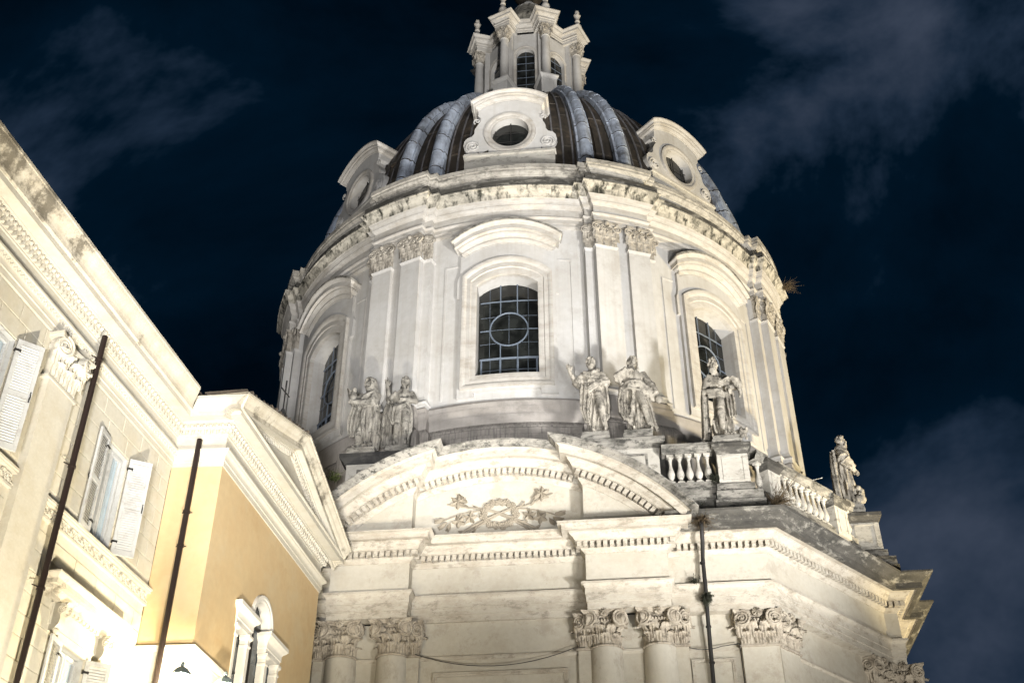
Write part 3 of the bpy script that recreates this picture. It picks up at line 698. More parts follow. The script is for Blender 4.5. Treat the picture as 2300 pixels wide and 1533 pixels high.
# ---------------------------------------------------------------- dormers (oculus windows)
def dormer(phi):
    d = empty('dormer'); d.parent = CH; d.matrix_basis = MT(phi, 10.0, 0, .28)
    CZ = 36.42; RX, RZ = .80, .84
    half = [(0, 38.55), (.7, 38.45), (1.25, 38.2), (1.36, 38.0), (1.36, 37.55), (1.25, 37.42), (1.27, 37.2), (1.40, 36.98), (1.5, 36.75), (1.52, 36.5), (1.62, 36.35), (1.80, 36.28), (1.93, 36.1), (1.97, 35.85), (1.92, 35.6), (1.82, 35.42), (1.70, 35.28), (1.64, 35.12), (1.2, 35.10), (.6, 35.10), (0, 35.10)]
    out = half + [(-x, z) for x, z in half[-2:0:-1]]
    out2 = []
    for i in range(len(out)):
        a, c = out[i], out[(i + 1) % len(out)]
        for k in range(4): out2.append((a[0] + (c[0] - a[0]) * k / 4, a[1] + (c[1] - a[1]) * k / 4))
    inn = []
    for x, z in out2:
        a = atan2((z - CZ) / RZ, x / RX); inn.append((RX * cos(a), CZ + RZ * sin(a)))
    b = B(); b.grid([[(x, 0, z) for x, z in inn], [(x, 0, z) for x, z in out2]], cv=True); b.grid([[(x, 0, z) for x, z in out2], [(x, 1.6, z) for x, z in out2]], cv=True); b.grid([[(x, 0, z) for x, z in inn], [(x, .40, z) for x, z in inn]], cv=True)
    b.obj('dormer_front', 'drum', d, 30)
    # oculus ring
    rows = []
    for k, y in ((1.0, .02), (1.0, -.05), (1.03, -.07), (1.14, -.07), (1.17, -.10), (1.27, -.12), (1.36, -.10), (1.38, .01)):
        rows.append([((RX * k) * cos(2 * pi * i / 44), y, CZ + RZ * k * sin(2 * pi * i / 44)) for i in range(44)])
    b = B(); b.grid(rows, cv=True); b.obj('oculus_ring', 'drum_trim', d, 40)
    b = B(); b.poly([(RX * 1.05 * cos(2 * pi * i / 32), .37, CZ + RZ * 1.05 * sin(2 * pi * i / 32)) for i in range(32)]); b.obj('window_pane', 'glass', d)
    for (x0, z0, x1, z1) in ((0, CZ - .8, 0, CZ + .85), (-.66, CZ - .45, -.66, CZ + .45), (-.8, CZ - .25, .8, CZ - .25), (-.8, CZ + .25, .8, CZ + .25), (.62, CZ - .5, .62, CZ + .5)):
        b = B(); b.tube([(x0, .31, z0), (x1, .31, z1)], .022 if x0 == x1 == 0 else .014, 5); b.obj('glazing_bar', 'bar_dark', d)
    # segmental cap
    prof = [(.02, 2.14), (.05, 2.15)] + cyma(.05, 2.17, .13, 2.27, 4) + [(.15, 2.28), (.15, 2.36), (.24, 2.365), (.24, 2.44)] + cyma(.25, 2.45, .31, 2.53, 3) + [(.33, 2.535), (.33, 2.60), (-1.3, 2.64)]
    cz2 = 36.2; P = []
    for i in range(25):
        row = []
        for o, R in prof:
            e = 1.33 + max(o, 0) * 1.0; t = -e + 2 * e * i / 24; row.append((t, -o, cz2 + sqrt(R * R - t * t)))
        P.append(row)
    b = B(); b.grid(P)
    for q, s in ((P[0], -1), (P[-1], 1)): b.grid([q, [(p[0], .9, p[2]) for p in q]])
    # straight shoulders of the cap
    b.obj('dormer_cap', 'drum_trim', d, 30)
    # scrolls
    for s in (-1, 1):
        for (cx, cz, R, tr) in ((1.56, 35.72, .30, 2.2), (1.40, 37.2, .15, 1.3)):
            b = B(); pts = []; rad = []
            for i in range(50):
                u = i / 49; a = -pi * .3 + u * 2 * pi * tr; r = R * (1 - .85 * u); pts.append((s * (cx + r * cos(a)), -.02 - .04 * u, cz + r * sin(a))); rad.append(.045 * (1 - .4 * u) * R / .3 + .008)
            b.tube(pts, rad, 6); b.obj('scroll', 'drum', d, 50)
    b = B(); b.box(-1.88, 1.88, -.16, 1.2, 33.5, 35.0); b.box(-1.93, 1.93, -.22, 1.2, 35.0, 35.06); b.box(-1.90, 1.90, -.19, 1.2, 35.06, 35.15); b.obj('dormer_base', 'pale', d)
for phi in (-45, 0, 45): dormer(phi)
# ---------------------------------------------------------------- lantern
LT = empty('lantern'); LT.parent = CH
LR = 2.36
b = B()
b.lathe([(3.6, 45.0), (3.6, 45.5), (3.3, 45.7), (3.2, 46.4), (3.0, 46.6), (2.9, 47.0)], 32); b.obj('lantern_base', 'lead_dark', LT, 30)
def lflat(phi):
    def f(t, d, z): return tuple(TR(phi, LR + d, t, z))
    return f
for k in range(8):
    phi = 45 * k; f = lflat(phi); hw = LR * math.tan(radians(22.5)); ow, z0, zs = .50, 47.0, 50.45
    b = B()
    for s in (-1, 1): b.add([f(s * ow, 0, 46.5), f(s * hw, 0, 46.5), f(s * hw, 0, 52.4), f(s * ow, 0, 52.4)], [(0, 1, 2, 3)])
    n = 12; aa = [(-ow * cos(pi * i / n), zs + ow * 1.15 * sin(pi * i / n)) for i in range(n + 1)]
    b.grid([[f(t, 0, z), f(t, 0, 52.4)] for t, z in aa]); b.add([f(-ow, 0, 46.5), f(ow, 0, 46.5), f(ow, 0, z0), f(-ow, 0, z0)], [(0, 1, 2, 3)])
    rim = [(-ow, z0)] + aa + [(ow, z0)]; b.grid([[f(t, 0, z), f(t, -.25, z)] for t, z in rim]); b.obj('lantern_wall', 'drum', LT, 30)
    if phi in (0, 45, 315, 90, 270):
        b = B(); b.grid([[f(t, -.22, z0), f(t, -.22, z)] for t, z in aa]); pane = b.obj('window_pane', 'glass', LT)
        def lbar(t0, z0_, t1, z1_):
            b = B(); b.tube([f(t0, -.19, z0_), f(t1, -.19, z1_)], .016, 5); b.obj('glazing_bar', 'iron', LT)
        lbar(0, z0, 0, zs + .55)
        for i in range(7): lbar(-ow, z0 + .25 + i * .56, ow, z0 + .25 + i * .56)
        rows = []
        for kx, d in ((0, .0), (0, .03), (.14, .03), (.15, .06), (.2, .06), (.2, 0)):
            rows.append([f(-(ow + kx), d, z0)] + [f(-(ow + kx) * cos(pi * i / n), d, zs + (ow * 1.15 + kx) * sin(pi * i / n)) for i in range(n + 1)] + [f(ow + kx, d, z0)])
        b = B(); b.grid(rows); b.obj('window_frame', 'drum_trim', LT, 30)
LP = []
for k in range(8):
    c = 22.5 + 45 * k; T = lambda r, t: tuple(TR(c, r, t)[:2])
    ra = LR / cos(radians(22.5)); t0 = .44
    # wall corner in, ressaut over column out
    p = TR(c - 22.5, LR, LR * math.tan(radians(22.5)) - .52); LP.append((p.x, p.y)); LP += [T(3.22, -t0), T(3.22, t0)]; p = TR(c + 22.5, LR, -LR * math.tan(radians(22.5)) + .52); LP.append((p.x, p.y))
sweep(LP, [(-.2, 52.25), (0, 52.25), (0, 52.45), (.02, 52.46), (.02, 52.6), (.06, 52.62), (.06, 52.66), (0, 52.68), (0, 52.84)] + cyma(.02, 52.85, .10, 52.93, 3) + [(.12, 52.94), (.2, 52.945), (.2, 53.06)] + cyma(.21, 53.07, .28, 53.16, 3) + [(.30, 53.17), (.30, 53.23), (-.8, 53.29)], closed=True).obj('lantern_entablature', 'drum_trim', LT, 30)
lc = B(); lc.lathe([(.30, 48.0), (.30, 48.07), (.33, 48.1), (.33, 48.14), (.28, 48.18), (.30, 48.24), (.27, 48.28), (.255, 48.3), (.25, 49.5), (.215, 51.38), (.24, 51.4), (.24, 51.44), (.21, 51.46)], 18); LCM = lc.mesh('lantern_column', 40); LCM.materials.append(M['drum'])
lk = B(); leafcap(lk, .52, 51.46, .80, -.2, 2)
for q in (-1, 1): 
    t = B(); leafcap(t, .5, 51.46, .80, -.2, 2); lk.add([(-q * y, q * x, z) for x, y, z in t.V], t.F)
LKM = lk.mesh('lantern_capital', 45); LKM.materials.append(M['capital_pale'])
fb = B(); fb.lathe([(.26, 53.4), (.26, 53.5), (.16, 53.55), (.12, 53.62), (.19, 53.72), (.23, 53.85), (.2, 54.0), (.12, 54.15), (.09, 54.3), (.14, 54.36), (.12, 54.42), (.10, 54.6), (.13, 54.7), (.17, 54.78), (.15, 54.85), (.08, 54.9), (.11, 54.98), (.13, 55.06), (.08, 55.16), (.001, 55.25)], 12)
for k in range(5): a = 2 * pi * k / 5; fb.ball((.13 * cos(a), .13 * sin(a), 54.82 + .03 * (k % 2)), .07, 6, 4)
for k in range(5): a = 2 * pi * k / 5 + .5; fb.ball((.07 * cos(a), .07 * sin(a), 55.1), (.05, .05, .1), 6, 4)
FBM = fb.mesh('finial', 40); FBM.materials.append(M['drum_trim'])
for k in range(8):
    c = 22.5 + 45 * k; m = MT(c, 2.95, 0, 0); link('lantern_column', LCM, None, LT, m); link('lantern_capital', LKM, None, LT, m); link('finial', FBM, None, LT, MT(c, 3.12, 0, 53.25) @ Matrix.Diagonal((1.1, 1.1, 1.12, 1)) @ Matrix.Translation((0, 0, -53.4)))
    b = B(); b.box(-.42, .42, -.42, .7, 46.4, 47.75); sw = sweep([(-.42, .6), (-.42, -.42), (.42, -.42), (.42, .6)], [(0, 47.7), (.03, 47.72), (.08, 47.84), (.1, 47.86), (.1, 47.95), (-.3, 48.0)]); b.add(sw.V, sw.F)
    for (x0, x1, z0, z1) in ((-.3, .3, 47.55, 47.6), (-.3, -.25, 46.5, 47.55), (.25, .3, 46.5, 47.55)): b.box(x0, x1, -.445, -.41, z0, z1)
    link('lantern_pedestal', b.mesh('lantern_pedestal', 30), 'drum', LT, m)
    b = B(); b.box(-.33, .33, .25, .9, 48, 52.3); link('lantern_pier', b.mesh('lantern_pier'), 'drum', LT, m)
b = B(); P = []
for i in range(96):
    a = 2 * pi * i / 96; w = 1 + .035 * abs(sin(a * 8)); P.append([(r * w * cos(a), r * w * sin(a), z) for r, z in ((1.95, 53.35), (2.0, 53.7), (2.02, 54.3), (1.9, 54.75), (1.6, 55.3), (1.1, 56.2), (.9, 56.8))])
b.grid(P, cu=True); b.obj('lantern_cap', 'streak', LT, 40)
b = B(); b.lathe([(.95, 56.7), (.95, 56.8), (.7, 56.9), (.33, 57.0), (.3, 57.1)] + [(.42 * cos(t), 57.5 + .42 * sin(t)) for t in [-.8 + .3 * i for i in range(8)]] + [(.001, 57.95)], 20); b.obj('lantern_ball', 'drum', LT, 40)
b = B(); b.lathe([(.15, 57.8), (.2, 58.0)] + [(.95 * cos(t) + .001, 58.9 + .95 * sin(t)) for t in [-1.35 + .2 * i for i in range(15)]], 24); b.obj('bronze_globe', 'lead_dark', LT, 40)

# ---------------------------------------------------------------- balustrade with pedestals
BAL = empty('balustrade'); BAL.parent = CH
bm_ = B(); bm_.box(-.105, .105, -.105, .105, 0, .07); bm_.lathe([(.09, .07), (.09, .10), (.06, .13), (.055, .16), (.085, .22), (.118, .31), (.11, .40), (.08, .50), (.055, .60), (.048, .72), (.05, .80), (.07, .83), (.07, .86), (.055, .88), (.09, .92)], 14); bm_.box(-.1, .1, -.1, .1, .92, .985)
BM = bm_.mesh('baluster', 35); BM.materials.append(M['pale'])
def run(p, q, ends=(.12, .12), mat='weather2', zb=16.66):
    p, q = Vector(p), Vector(q); d = q - p; L = d.length; d.normalize(); a = atan2(d.y, d.x); m = Matrix.Translation((p.x, p.y, 0)) @ Matrix.Rotation(a, 4, 'Z')
    sw = B()
    r = sweep([(0, -.16), (L, -.16)], [(-.32, 19.14), (.0, 19.14), (.02, 19.17), (.02, 19.2)] + cyma(.03, 19.21, .09, 19.30, 3) + [(.11, 19.31), (.11, 19.42), (-.43, 19.45), (-.43, 19.31), (-.32, 19.14)])
    link('rail', r.mesh('rail', 30), mat, BAL, m)
    b = B(); b.box(0, L, -.18, .18, zb, 17.55); b.box(0, L, -.2, .2, 17.55, 17.9); b.box(0, L, -.15, .15, 17.9, 18.13); link('balustrade_base', b.mesh('balustrade_base'), 'weather2', BAL, m)
    n = max(1, round((L - ends[0] - ends[1]) / .29))
    for i in range(n):
        x = ends[0] + (L - ends[0] - ends[1]) * (i + .5) / n; link('baluster', BM, None, BAL, m @ Matrix.Translation((x, 0, 18.135)) @ Matrix.Rotation(random.uniform(-.1, .1), 4, 'Z') @ Matrix.Diagonal((1, 1, 1.02, 1)))
def ped_die(name, m, w, d, z0=17.9, z1=19.02, base=True, mat='pale'):
    c = empty(name); c.parent = BAL; c.matrix_basis = m
    b = B(); b.box(-w / 2, w / 2, -d / 2, d / 2, z0, z1); b.obj('die', mat, c)
    pts = [(-w / 2, d / 2), (-w / 2, -d / 2), (w / 2, -d / 2), (w / 2, d / 2)]
    sweep(pts + [pts[0]], [(0, z1 - .08), (.02, z1 - .04)] + cyma(.03, z1, .1, z1 + .12, 4) + [(.13, z1 + .13), (.13, z1 + .26), (.06, z1 + .3), (-w * .4, z1 + .32)]).obj('cap', 'weather', c, 30)
    b = B(); i = .13
    for (x0, x1, y0, y1) in ((-w / 2 + i, w / 2 - i, z1 - i - .05, z1 - i), (-w / 2 + i, w / 2 - i, z0 + i, z0 + i + .04), (-w / 2 + i, -w / 2 + i + .04, z0 + i + .04, z1 - i - .05), (w / 2 - i - .04, w / 2 - i, z0 + i + .04, z1 - i - .05)): b.box(x0, x1, -d / 2 - .022, -d / 2 + .01, y0, y1)
    b.obj('panel_frame', mat, c)
    if base:
        b = B(); b.box(-w / 2 - .1, w / 2 + .1, -d / 2 - .1, d / 2 + .1, 17.62, z0); b.box(-w / 2 - .14, w / 2 + .3, -d / 2 - .2, d / 2 + .2, 17.3, 17.62); b.box(-w / 2 - .2, w / 2 + .34, -d / 2 - .26, d / 2 + .2, 16.68, 17.3); b.obj('base', 'weather2', c)
run((5.02, -12.78), (6.62, -12.78), (.1, .1))
ped_die('corner_pedestal', Matrix.Translation((7.12, -12.66, 0)), .92, .82)
bd = Vector((11.55 - 7.68, -8.2 + 12.62)).normalized(); ba = atan2(bd.y, bd.x)
def on(s): return (7.55 + bd.x * s, -12.5 + bd.y * s)
def onm(s): x, y = on(s); return Matrix.Translation((x, y, 0)) @ Matrix.Rotation(ba, 4, 'Z')
run(on(.3), on(.9), (.1, .1)); ped_die('small_pedestal', onm(1.15), .6, .42, base=False); run(on(1.42), on(4.35), (.1, .1)); ped_die('small_pedestal', onm(4.75), .72, .42, base=False); run(on(5.1), on(5.6), (.1, .1))
ped_die('end_pedestal', Matrix.Translation((11.74, -7.55, 0)), .96, .72)
# ---------------------------------------------------------------- statues
def vox(b, size, name, mat, smooth_it=1):
    me = mesh_of(name, b.V, b.F); o = bpy.data.objects.new(name, me); COL.objects.link(o)
    md = o.modifiers.new('r', 'REMESH'); md.mode = 'VOXEL'; md.voxel_size = size
    sm = o.modifiers.new('s', 'SMOOTH'); sm.factor = .4; sm.iterations = smooth_it
    dg = bpy.context.evaluated_depsgraph_get(); dg.update()
    out = bpy.data.meshes.new_from_object(o.evaluated_get(dg)); bpy.data.objects.remove(o); bpy.data.meshes.remove(me)
    out.name = name; out.materials.clear(); out.materials.append(M[mat]); out.shade_smooth(); return out
def sm(a, b, x):
    t = max(0, min(1, (x - a) / (b - a))); return t * t * (3 - 2 * t)
def robe(b, rings, seed, folds=.05, hem=None, nth=72, nz=46):
    rg = random.Random(seed); W_ = [(rg.choice((5, 7, 9, 11, 13, 17)), rg.uniform(0, 6.28), rg.uniform(-3.5, 3.5), rg.uniform(.5, 1)) for _ in range(6)]
    zs = [r[0] for r in rings]; P = []
    for i in range(nz + 1):
        z = zs[0] + (zs[-1] - zs[0]) * i / nz
        k = max(j for j in range(len(zs) - 1) if zs[j] <= z + 1e-9) if z < zs[-1] else len(zs) - 2
        u = (z - zs[k]) / (zs[k + 1] - zs[k]); u = u * u * (3 - 2 * u); v = [rings[k][q] + (rings[k + 1][q] - rings[k][q]) * u for q in range(5)]
        row = []
        for j in range(nth):
            t = 2 * pi * j / nth; f = 0
            for (n, ph, tw, am) in W_: f += am * (1 - 2 * abs(sin(n * t / 2 + ph + tw * z)))
            f /= 2.6; amp = 1.35 * folds * (1.25 - .75 * sm(.2, 1.3, z)); k_ = 1 + amp * f / max(.12, v[3])
            if hem:
                th0, zc, za, th = hem; k_ += th * sm(-.02, .05, z - (zc + za * cos(t - th0) + .05 * sin(5 * t + seed)))
            row.append((v[1] + v[3] * k_ * cos(t), v[2] + v[4] * k_ * sin(t), z))
        P.append(row)
    b.grid(P, cv=True); b.poly(P[0][::-1]); b.poly(P[-1])
def limb(b, pts, rad, n=10):
    pts = [Vector(p) for p in pts]; Q = []; R = []
    for i in range(len(pts) - 1):
        for k in range(5): Q.append(pts[i].lerp(pts[i + 1], k / 5)); R.append(rad[i] + (rad[i + 1] - rad[i]) * k / 5)
    Q.append(pts[-1]); R.append(rad[-1]); b.tube(Q, R, n)
    for p, r in zip(pts, rad): b.ball(p, r, 10, 7)
def sleeve(b, p, q, r0, r1, seed):
    p, q = Vector(p), Vector(q); rg = random.Random(seed); d = (q - p); L = d.length; d.normalize(); a = d.orthogonal().normalized(); c = d.cross(a); P = []; ph = rg.uniform(0, 6)
    for i in range(9):
        u = i / 8; r = r0 + (r1 - r0) * u; P.append([p + d * (L * u) + (a * cos(2 * pi * k / 20) + c * sin(2 * pi * k / 20)) * r * (1 + .16 * sin(3 * 2 * pi * k / 20 + ph + u * 3) + .10 * sin(16 * u + k)) for k in range(20)])
    b.grid(P, cv=True); b.poly(P[0][::-1]); b.poly(P[-1])
def hand(b, w, d, pointing=False, s=1.0, up=(0, 0, 1)):
    w = Vector(w); d = Vector(d).normalized(); u = Vector(up); x = d.cross(u); 
    if x.length < .1: x = d.cross(Vector((0, 1, 0)))
    x.normalize(); nn = x.cross(d)
    limb(b, [w, w + d * .075 * s], [.034 * s, .04 * s], 8)
    for k in range(4):
        o = w + d * .08 * s + x * (k - 1.5) * .023 * s; L = (.075, .085, .078, .06)[k] * s
        if pointing and k == 1: limb(b, [o, o + d * L * .6, o + d * L * 1.35], [.013 * s, .012 * s, .010 * s], 6)
        else:
            c1 = o + d * L * .45 + nn * -.012 * s; limb(b, [o, c1, c1 + (d * .3 - nn) * L * (.5 if pointing else .35)], [.013 * s, .012 * s, .010 * s], 6)
    t0 = w + d * .02 * s - x * .035 * s; limb(b, [t0, t0 + (d * .7 - x * .6) * .045 * s, t0 + (d * 1.0 - x * .5) * .08 * s], [.015 * s, .014 * s, .011 * s], 6)
def head(b, c, yaw, tilt, beard, hair, seed, hood=False, crown=False):
    rg = random.Random(seed); R = (Matrix.Rotation(yaw, 3, 'Z') @ Matrix.Rotation(tilt, 3, 'X')); c = Vector(c)
    def L(x, y, z): return c + R @ Vector((x, y, z))
    b.ball(c, (.088, .108, .128), 16, 12, R)
    b.ball(L(0, -.055, -.06), (.062, .06, .07), 12, 9, R)                      # jaw
    limb(b, [L(0, -.098, .03), L(0, -.128, -.018)], [.014, .021], 6)           # nose
    for s in (-1, 1):
        b.ball(L(s * .037, -.094, .036), (.028, .014, .012), 8, 6, R)          # brow
        b.ball(L(s * .045, -.085, -.02), (.026, .02, .02), 8, 6, R)            # cheek
        b.ball(L(s * .09, 0, -.005), (.014, .022, .034), 7, 5, R)              # ear
    b.ball(L(0, -.105, -.056), (.028, .014, .010), 7, 5, R); b.ball(L(0, -.102, -.074), (.024, .014, .010), 7, 5, R)
    if beard:
        for k in range(22):
            a = rg.uniform(-1.15, 1.15); z = rg.uniform(-.17, -.065); r = .085 * (1 - (-.06 - z) * 3.0) + .018
            b.ball(L(r * sin(a), -.03 - r * cos(a) * .95, z), (.024, .024, .034), 7, 5)
    if hood:
        P = []
        for i in range(16):
            a = pi * (-.28 + 1.56 * i / 15); P.append([tuple(L(cos(a) * rr, yy, zz * .06 + sin(a) * rr * 1.12 + .02)) for rr, yy, zz in ((.105, -.095, 0), (.13, -.10, 0), (.145, -.03, 0), (.14, .08, 0), (.10, .14, -1), (.02, .15, -1), (.02, .10, 0), (.09, .02, 0))])
        b.grid(P, cv=True); b.poly(P[0][::-1]); b.poly(P[-1]); b.ball(L(0, .05, -.14), (.15, .13, .12), 14, 9, R)
    else:
        n = {'curly': 46, 'long': 60, 'short': 30}[hair]
        for k in range(n):
            a = rg.uniform(0, 2 * pi); t = rg.uniform(.05, 1.45); rr = .102
            x, y, z = rr * cos(t) * cos(a), rr * 1.15 * cos(t) * sin(a), .128 * sin(t) + .01
            if y < -.045 and z < .075: continue
            b.ball(L(x, y, z), rg.uniform(.022, .034), 6, 5)
        if hair == 'long':
            for k in range(26):
                a = rg.uniform(.1, pi - .1); z = rg.uniform(-.22, .03); b.ball(L(.105 * cos(a), .10 * sin(a) + .01, z), (.03, .03, .045), 6, 5)
    if crown:
        for k in range(7): a = 2 * pi * k / 7; b.ball(L(.07 * cos(a), .07 * sin(a) - .01, .145), (.022, .022, .045), 6, 5)
        b.ball(L(0, -.02, .19), (.05, .035, .03), 8, 6); b.ball(L(.05, -.03, .21), (.028, .02, .02), 6, 5)
def swag(b, pts, r, n, spread):
    """bundle of rope-like folds laid along a polyline"""
    for k in range(n):
        o = Vector(spread) * (k - (n - 1) / 2); Q = [Vector(p) + o * (.6 + .4 * sin(i * 1.3 + k)) for i, p in enumerate(pts)]
        R = []; F = []
        for i in range(len(Q) - 1):
            for q in range(4): F.append(Q[i].lerp(Q[i + 1], q / 4)); R.append(r * (.8 + .25 * sin(i * 2 + q + k)))
        F.append(Q[-1]); R.append(r * .6); b.tube(F, R, 8)
def cape(b, pts, w, th=.03, waves=4, seed=0):
    """hanging cloth: spine points, width vector per point"""
    P = []; n = 18
    for i, (p, ww) in enumerate(zip(pts, w)):
        p = Vector(p); ww = Vector(ww); nn = Vector((ww.y, -ww.x, 0)); nn = nn.normalized() if nn.length > 1e-4 else Vector((0, -1, 0))
        f = [p + ww * (k / n - .5) + nn * (.045 * sin(k / n * 2 * pi * waves + seed + i * .5)) for k in range(n + 1)]
        bk = [q - nn * th for q in f]; P.append(f + bk[::-1])
    b.grid(P, cv=True); b.poly(P[0][::-1]); b.poly(P[-1])
def finish(b, name, label, loc, rz, H, mat, plinth, group='statues on the balustrade'):
    s = H / 1.80; e = empty(name, loc, label, 'statue', group); e.rotation_euler = (0, 0, 0)
    me = vox(b, .0135, 'figure', mat); o = link('figure', me, None, e, Matrix.Translation((0, 0, plinth[2])) @ Matrix.Rotation(rz, 4, 'Z') @ Matrix.Diagonal((s * .9, s * .95, s, 1)))
    w, d, h = plinth; rr = random.Random(len(label)); p = B(); P = []
    for zz, k in ((0, 1.0), (h * .5, 1.02), (h * .55, .97), (h, .96)):
        P.append([(x * w / 2 * k + rr.uniform(-.015, .015), y * d / 2 * k + rr.uniform(-.015, .015), zz) for x, y in ((-1, -1), (0, -1.03), (1, -1), (1.02, 0), (1, 1), (-1, 1), (-1.02, 0))])
    p.grid(P, cv=True); p.poly(P[-1]); p.poly(P[0][::-1]); p.obj('plinth', 'weather2', e)
    return e
def base_figure(b, seed, lean=0, hip=.03, twist=0, thick=1.0, hem=None, folds=.05, feet=((.09, -.12), (-.12, -.05))):
    t = thick * .86
    robe(b, [(.03, .02, .0, .24 * t, .20 * t), (.25, hip * .4, 0, .235 * t, .20 * t), (.55, hip, -.01, .225 * t, .19 * t), (.88, hip * 1.2, -.005, .205 * t, .165 * t), (1.08, hip * .5 + lean * .4, 0, .18 * t, .14 * t), (1.30, lean * .8, 0, .20, .125), (1.44, lean, 0, .14, .09), (1.50, lean, 0, .07, .07)], seed, folds, hem)
    limb(b, [(lean, 0, 1.42), (lean, -.01, 1.60)], [.075, .06])
    for i, (fx, fy) in enumerate(feet):
        limb(b, [(fx, fy + .08, .06), (fx + (.02 if i == 0 else -.02), fy - .10, .04)], [.05, .035])
ST = {}
# pointing bearded man
b = B(); base_figure(b, 11, lean=-.03, hip=.05, hem=(pi, .62, .28, .16), folds=.06, feet=((.20, -.16), (-.02, -.16)))
limb(b, [(.10, -.10, .85), (.15, -.22, .52), (.22, -.14, .10)], [.12, .085, .06])
head(b, (-.04, -.03, 1.675), .25, .06, True, 'curly', 3)
limb(b, [(-.22, 0, 1.38), (-.37, -.06, 1.20), (-.50, -.14, 1.45)], [.075, .06, .042]); sleeve(b, (-.18, 0, 1.42), (-.38, -.06, 1.17), .085, .105, 4)
hand(b, (-.50, -.14, 1.45), (-.06, -.02, .3), True, 1.15, (0, 1, 0))
limb(b, [(.19, 0, 1.38), (.27, -.10, 1.14), (.03, -.20, 1.17)], [.08, .07, .045]); sleeve(b, (.17, 0, 1.42), (.27, -.1, 1.12), .09, .11, 6); hand(b, (.03, -.20, 1.17), (-.3, -.03, .03), False, 1.1)
swag(b, [(-.20, -.10, 1.40), (-.02, -.19, 1.36), (.16, -.15, 1.44)], .035, 4, (0, -.01, .05))
swag(b, [(-.30, -.08, 1.02), (-.10, -.2, 1.0), (.12, -.2, 1.12), (.24, -.1, 1.2)], .034, 4, (.0, -.01, .055))
cape(b, [(-.16, -.17, 1.12), (-.17, -.2, .85), (-.2, -.2, .5), (-.16, -.2, .22)], [(.22, .05, 0), (.26, .08, 0), (.22, .05, 0), (.12, .02, 0)], waves=3)
cape(b, [(.27, .02, 1.15), (.30, .03, .8), (.28, .03, .45)], [(.02, .3, 0), (.03, .32, 0), (.02, .26, 0)], waves=3)
ST['point'] = b
# woman with swirling mantle
b = B(); base_figure(b, 23, lean=-.02, hip=.02, hem=(2.4, .58, .30, .20), folds=.065, feet=((.28, -.10), (-.06, -.16)))
limb(b, [(.08, -.08, .85), (.17, -.2, .5), (.28, -.08, .08)], [.12, .085, .055])
head(b, (-.01, -.02, 1.675), .35, -.35, False, 'long', 5)
limb(b, [(-.19, 0, 1.37), (-.38, -.05, 1.28), (-.14, -.2, 1.38)], [.075, .07, .05]); sleeve(b, (-.14, 0, 1.4), (-.38, -.05, 1.26), .09, .11, 14); sleeve(b, (-.40, -.05, 1.32), (-.12, -.2, 1.38), .10, .09, 15); hand(b, (-.14, -.2, 1.38), (.3, -.04, .02), False, 1.1)
limb(b, [(.19, 0, 1.37), (.36, -.02, 1.08), (.47, -.1, .80)], [.075, .065, .045]); sleeve(b, (.17, 0, 1.4), (.36, -.02, 1.06), .085, .11, 16); sleeve(b, (.35, -.02, 1.12), (.46, -.1, .84), .10, .075, 17); hand(b, (.47, -.1, .80), (.1, -.05, -.3), False, 1.15)
b.ball((.50, -.1, .72), (.09, .08, .09), 10, 8)
swag(b, [(-.34, -.02, 1.05), (-.12, -.2, 1.1), (.1, -.2, 1.02), (.30, -.12, .86), (.40, -.08, .72)], .038, 5, (.01, -.012, .055))
cape(b, [(-.24, -.08, 1.05), (-.27, -.08, .75), (-.27, -.1, .45), (-.2, -.12, .28)], [(.16, .12, 0), (.24, .14, 0), (.24, .12, 0), (.16, .08, 0)], waves=4, th=.05)
cape(b, [(.22, -.12, .8), (.3, -.1, .5), (.36, -.05, .2), (.42, -.02, .05)], [(.16, .06, 0), (.14, .06, 0), (.12, .05, 0), (.08, .03, 0)], waves=2)
ST['woman'] = b
# crowned bearded man with beast
b = B(); base_figure(b, 37, lean=-.05, hip=.03, hem=(.4, .60, .24, .16), folds=.06, feet=((-.02, -.18), (.15, -.1)))
limb(b, [(-.02, -.1, .85), (-.05, -.22, .5), (-.02, -.14, .08)], [.115, .085, .055])
head(b, (-.08, -.03, 1.66), .1, .12, True, 'curly', 9, crown=True)
limb(b, [(-.25, 0, 1.35), (-.33, -.04, 1.08), (-.10, -.19, 1.02)], [.085, .07, .048]); hand(b, (-.10, -.19, 1.02), (.3, -.02, .02), False, 1.2)
limb(b, [(.17, 0, 1.37), (.33, -.08, 1.14), (.14, -.2, 1.05)], [.085, .075, .05]); hand(b, (.16, -.21, 1.05), (.1, -.1, -.2), False, 1.2)
cape(b, [(.14, -.16, 1.22), (.26, -.2, 1.26), (.38, -.2, 1.2), (.46, -.18, 1.05)], [(.02, .2, 0), (.03, .26, 0), (.03, .24, 0), (.02, .14, 0)], waves=3, th=.09)
b.ball((.42, -.18, 1.14), (.08, .09, .10), 10, 7)
limb(b, [(.40, -.2, 1.06), (.42, -.2, .92), (.40, -.2, .84)], [.05, .04, .03])
swag(b, [(-.22, -.05, 1.4), (0, -.18, 1.28), (.2, -.18, 1.12)], .036, 4, (.0, -.01, .06))
swag(b, [(-.26, -.1, .98), (-.05, -.2, .95), (.16, -.2, .90)], .04, 3, (0, -.01, .06))
cape(b, [(-.30, .03, 1.05), (-.32, .04, .7), (-.34, .04, .35), (-.36, .02, .02)], [(.12, .22, 0), (.14, .24, 0), (.16, .22, 0), (.18, .2, 0)], waves=3, th=.05)
cape(b, [(.2, -.16, 1.0), (.2, -.2, .7), (.2, -.2, .4)], [(.2, .02, 0), (.22, .03, 0), (.16, .02, 0)], waves=3)
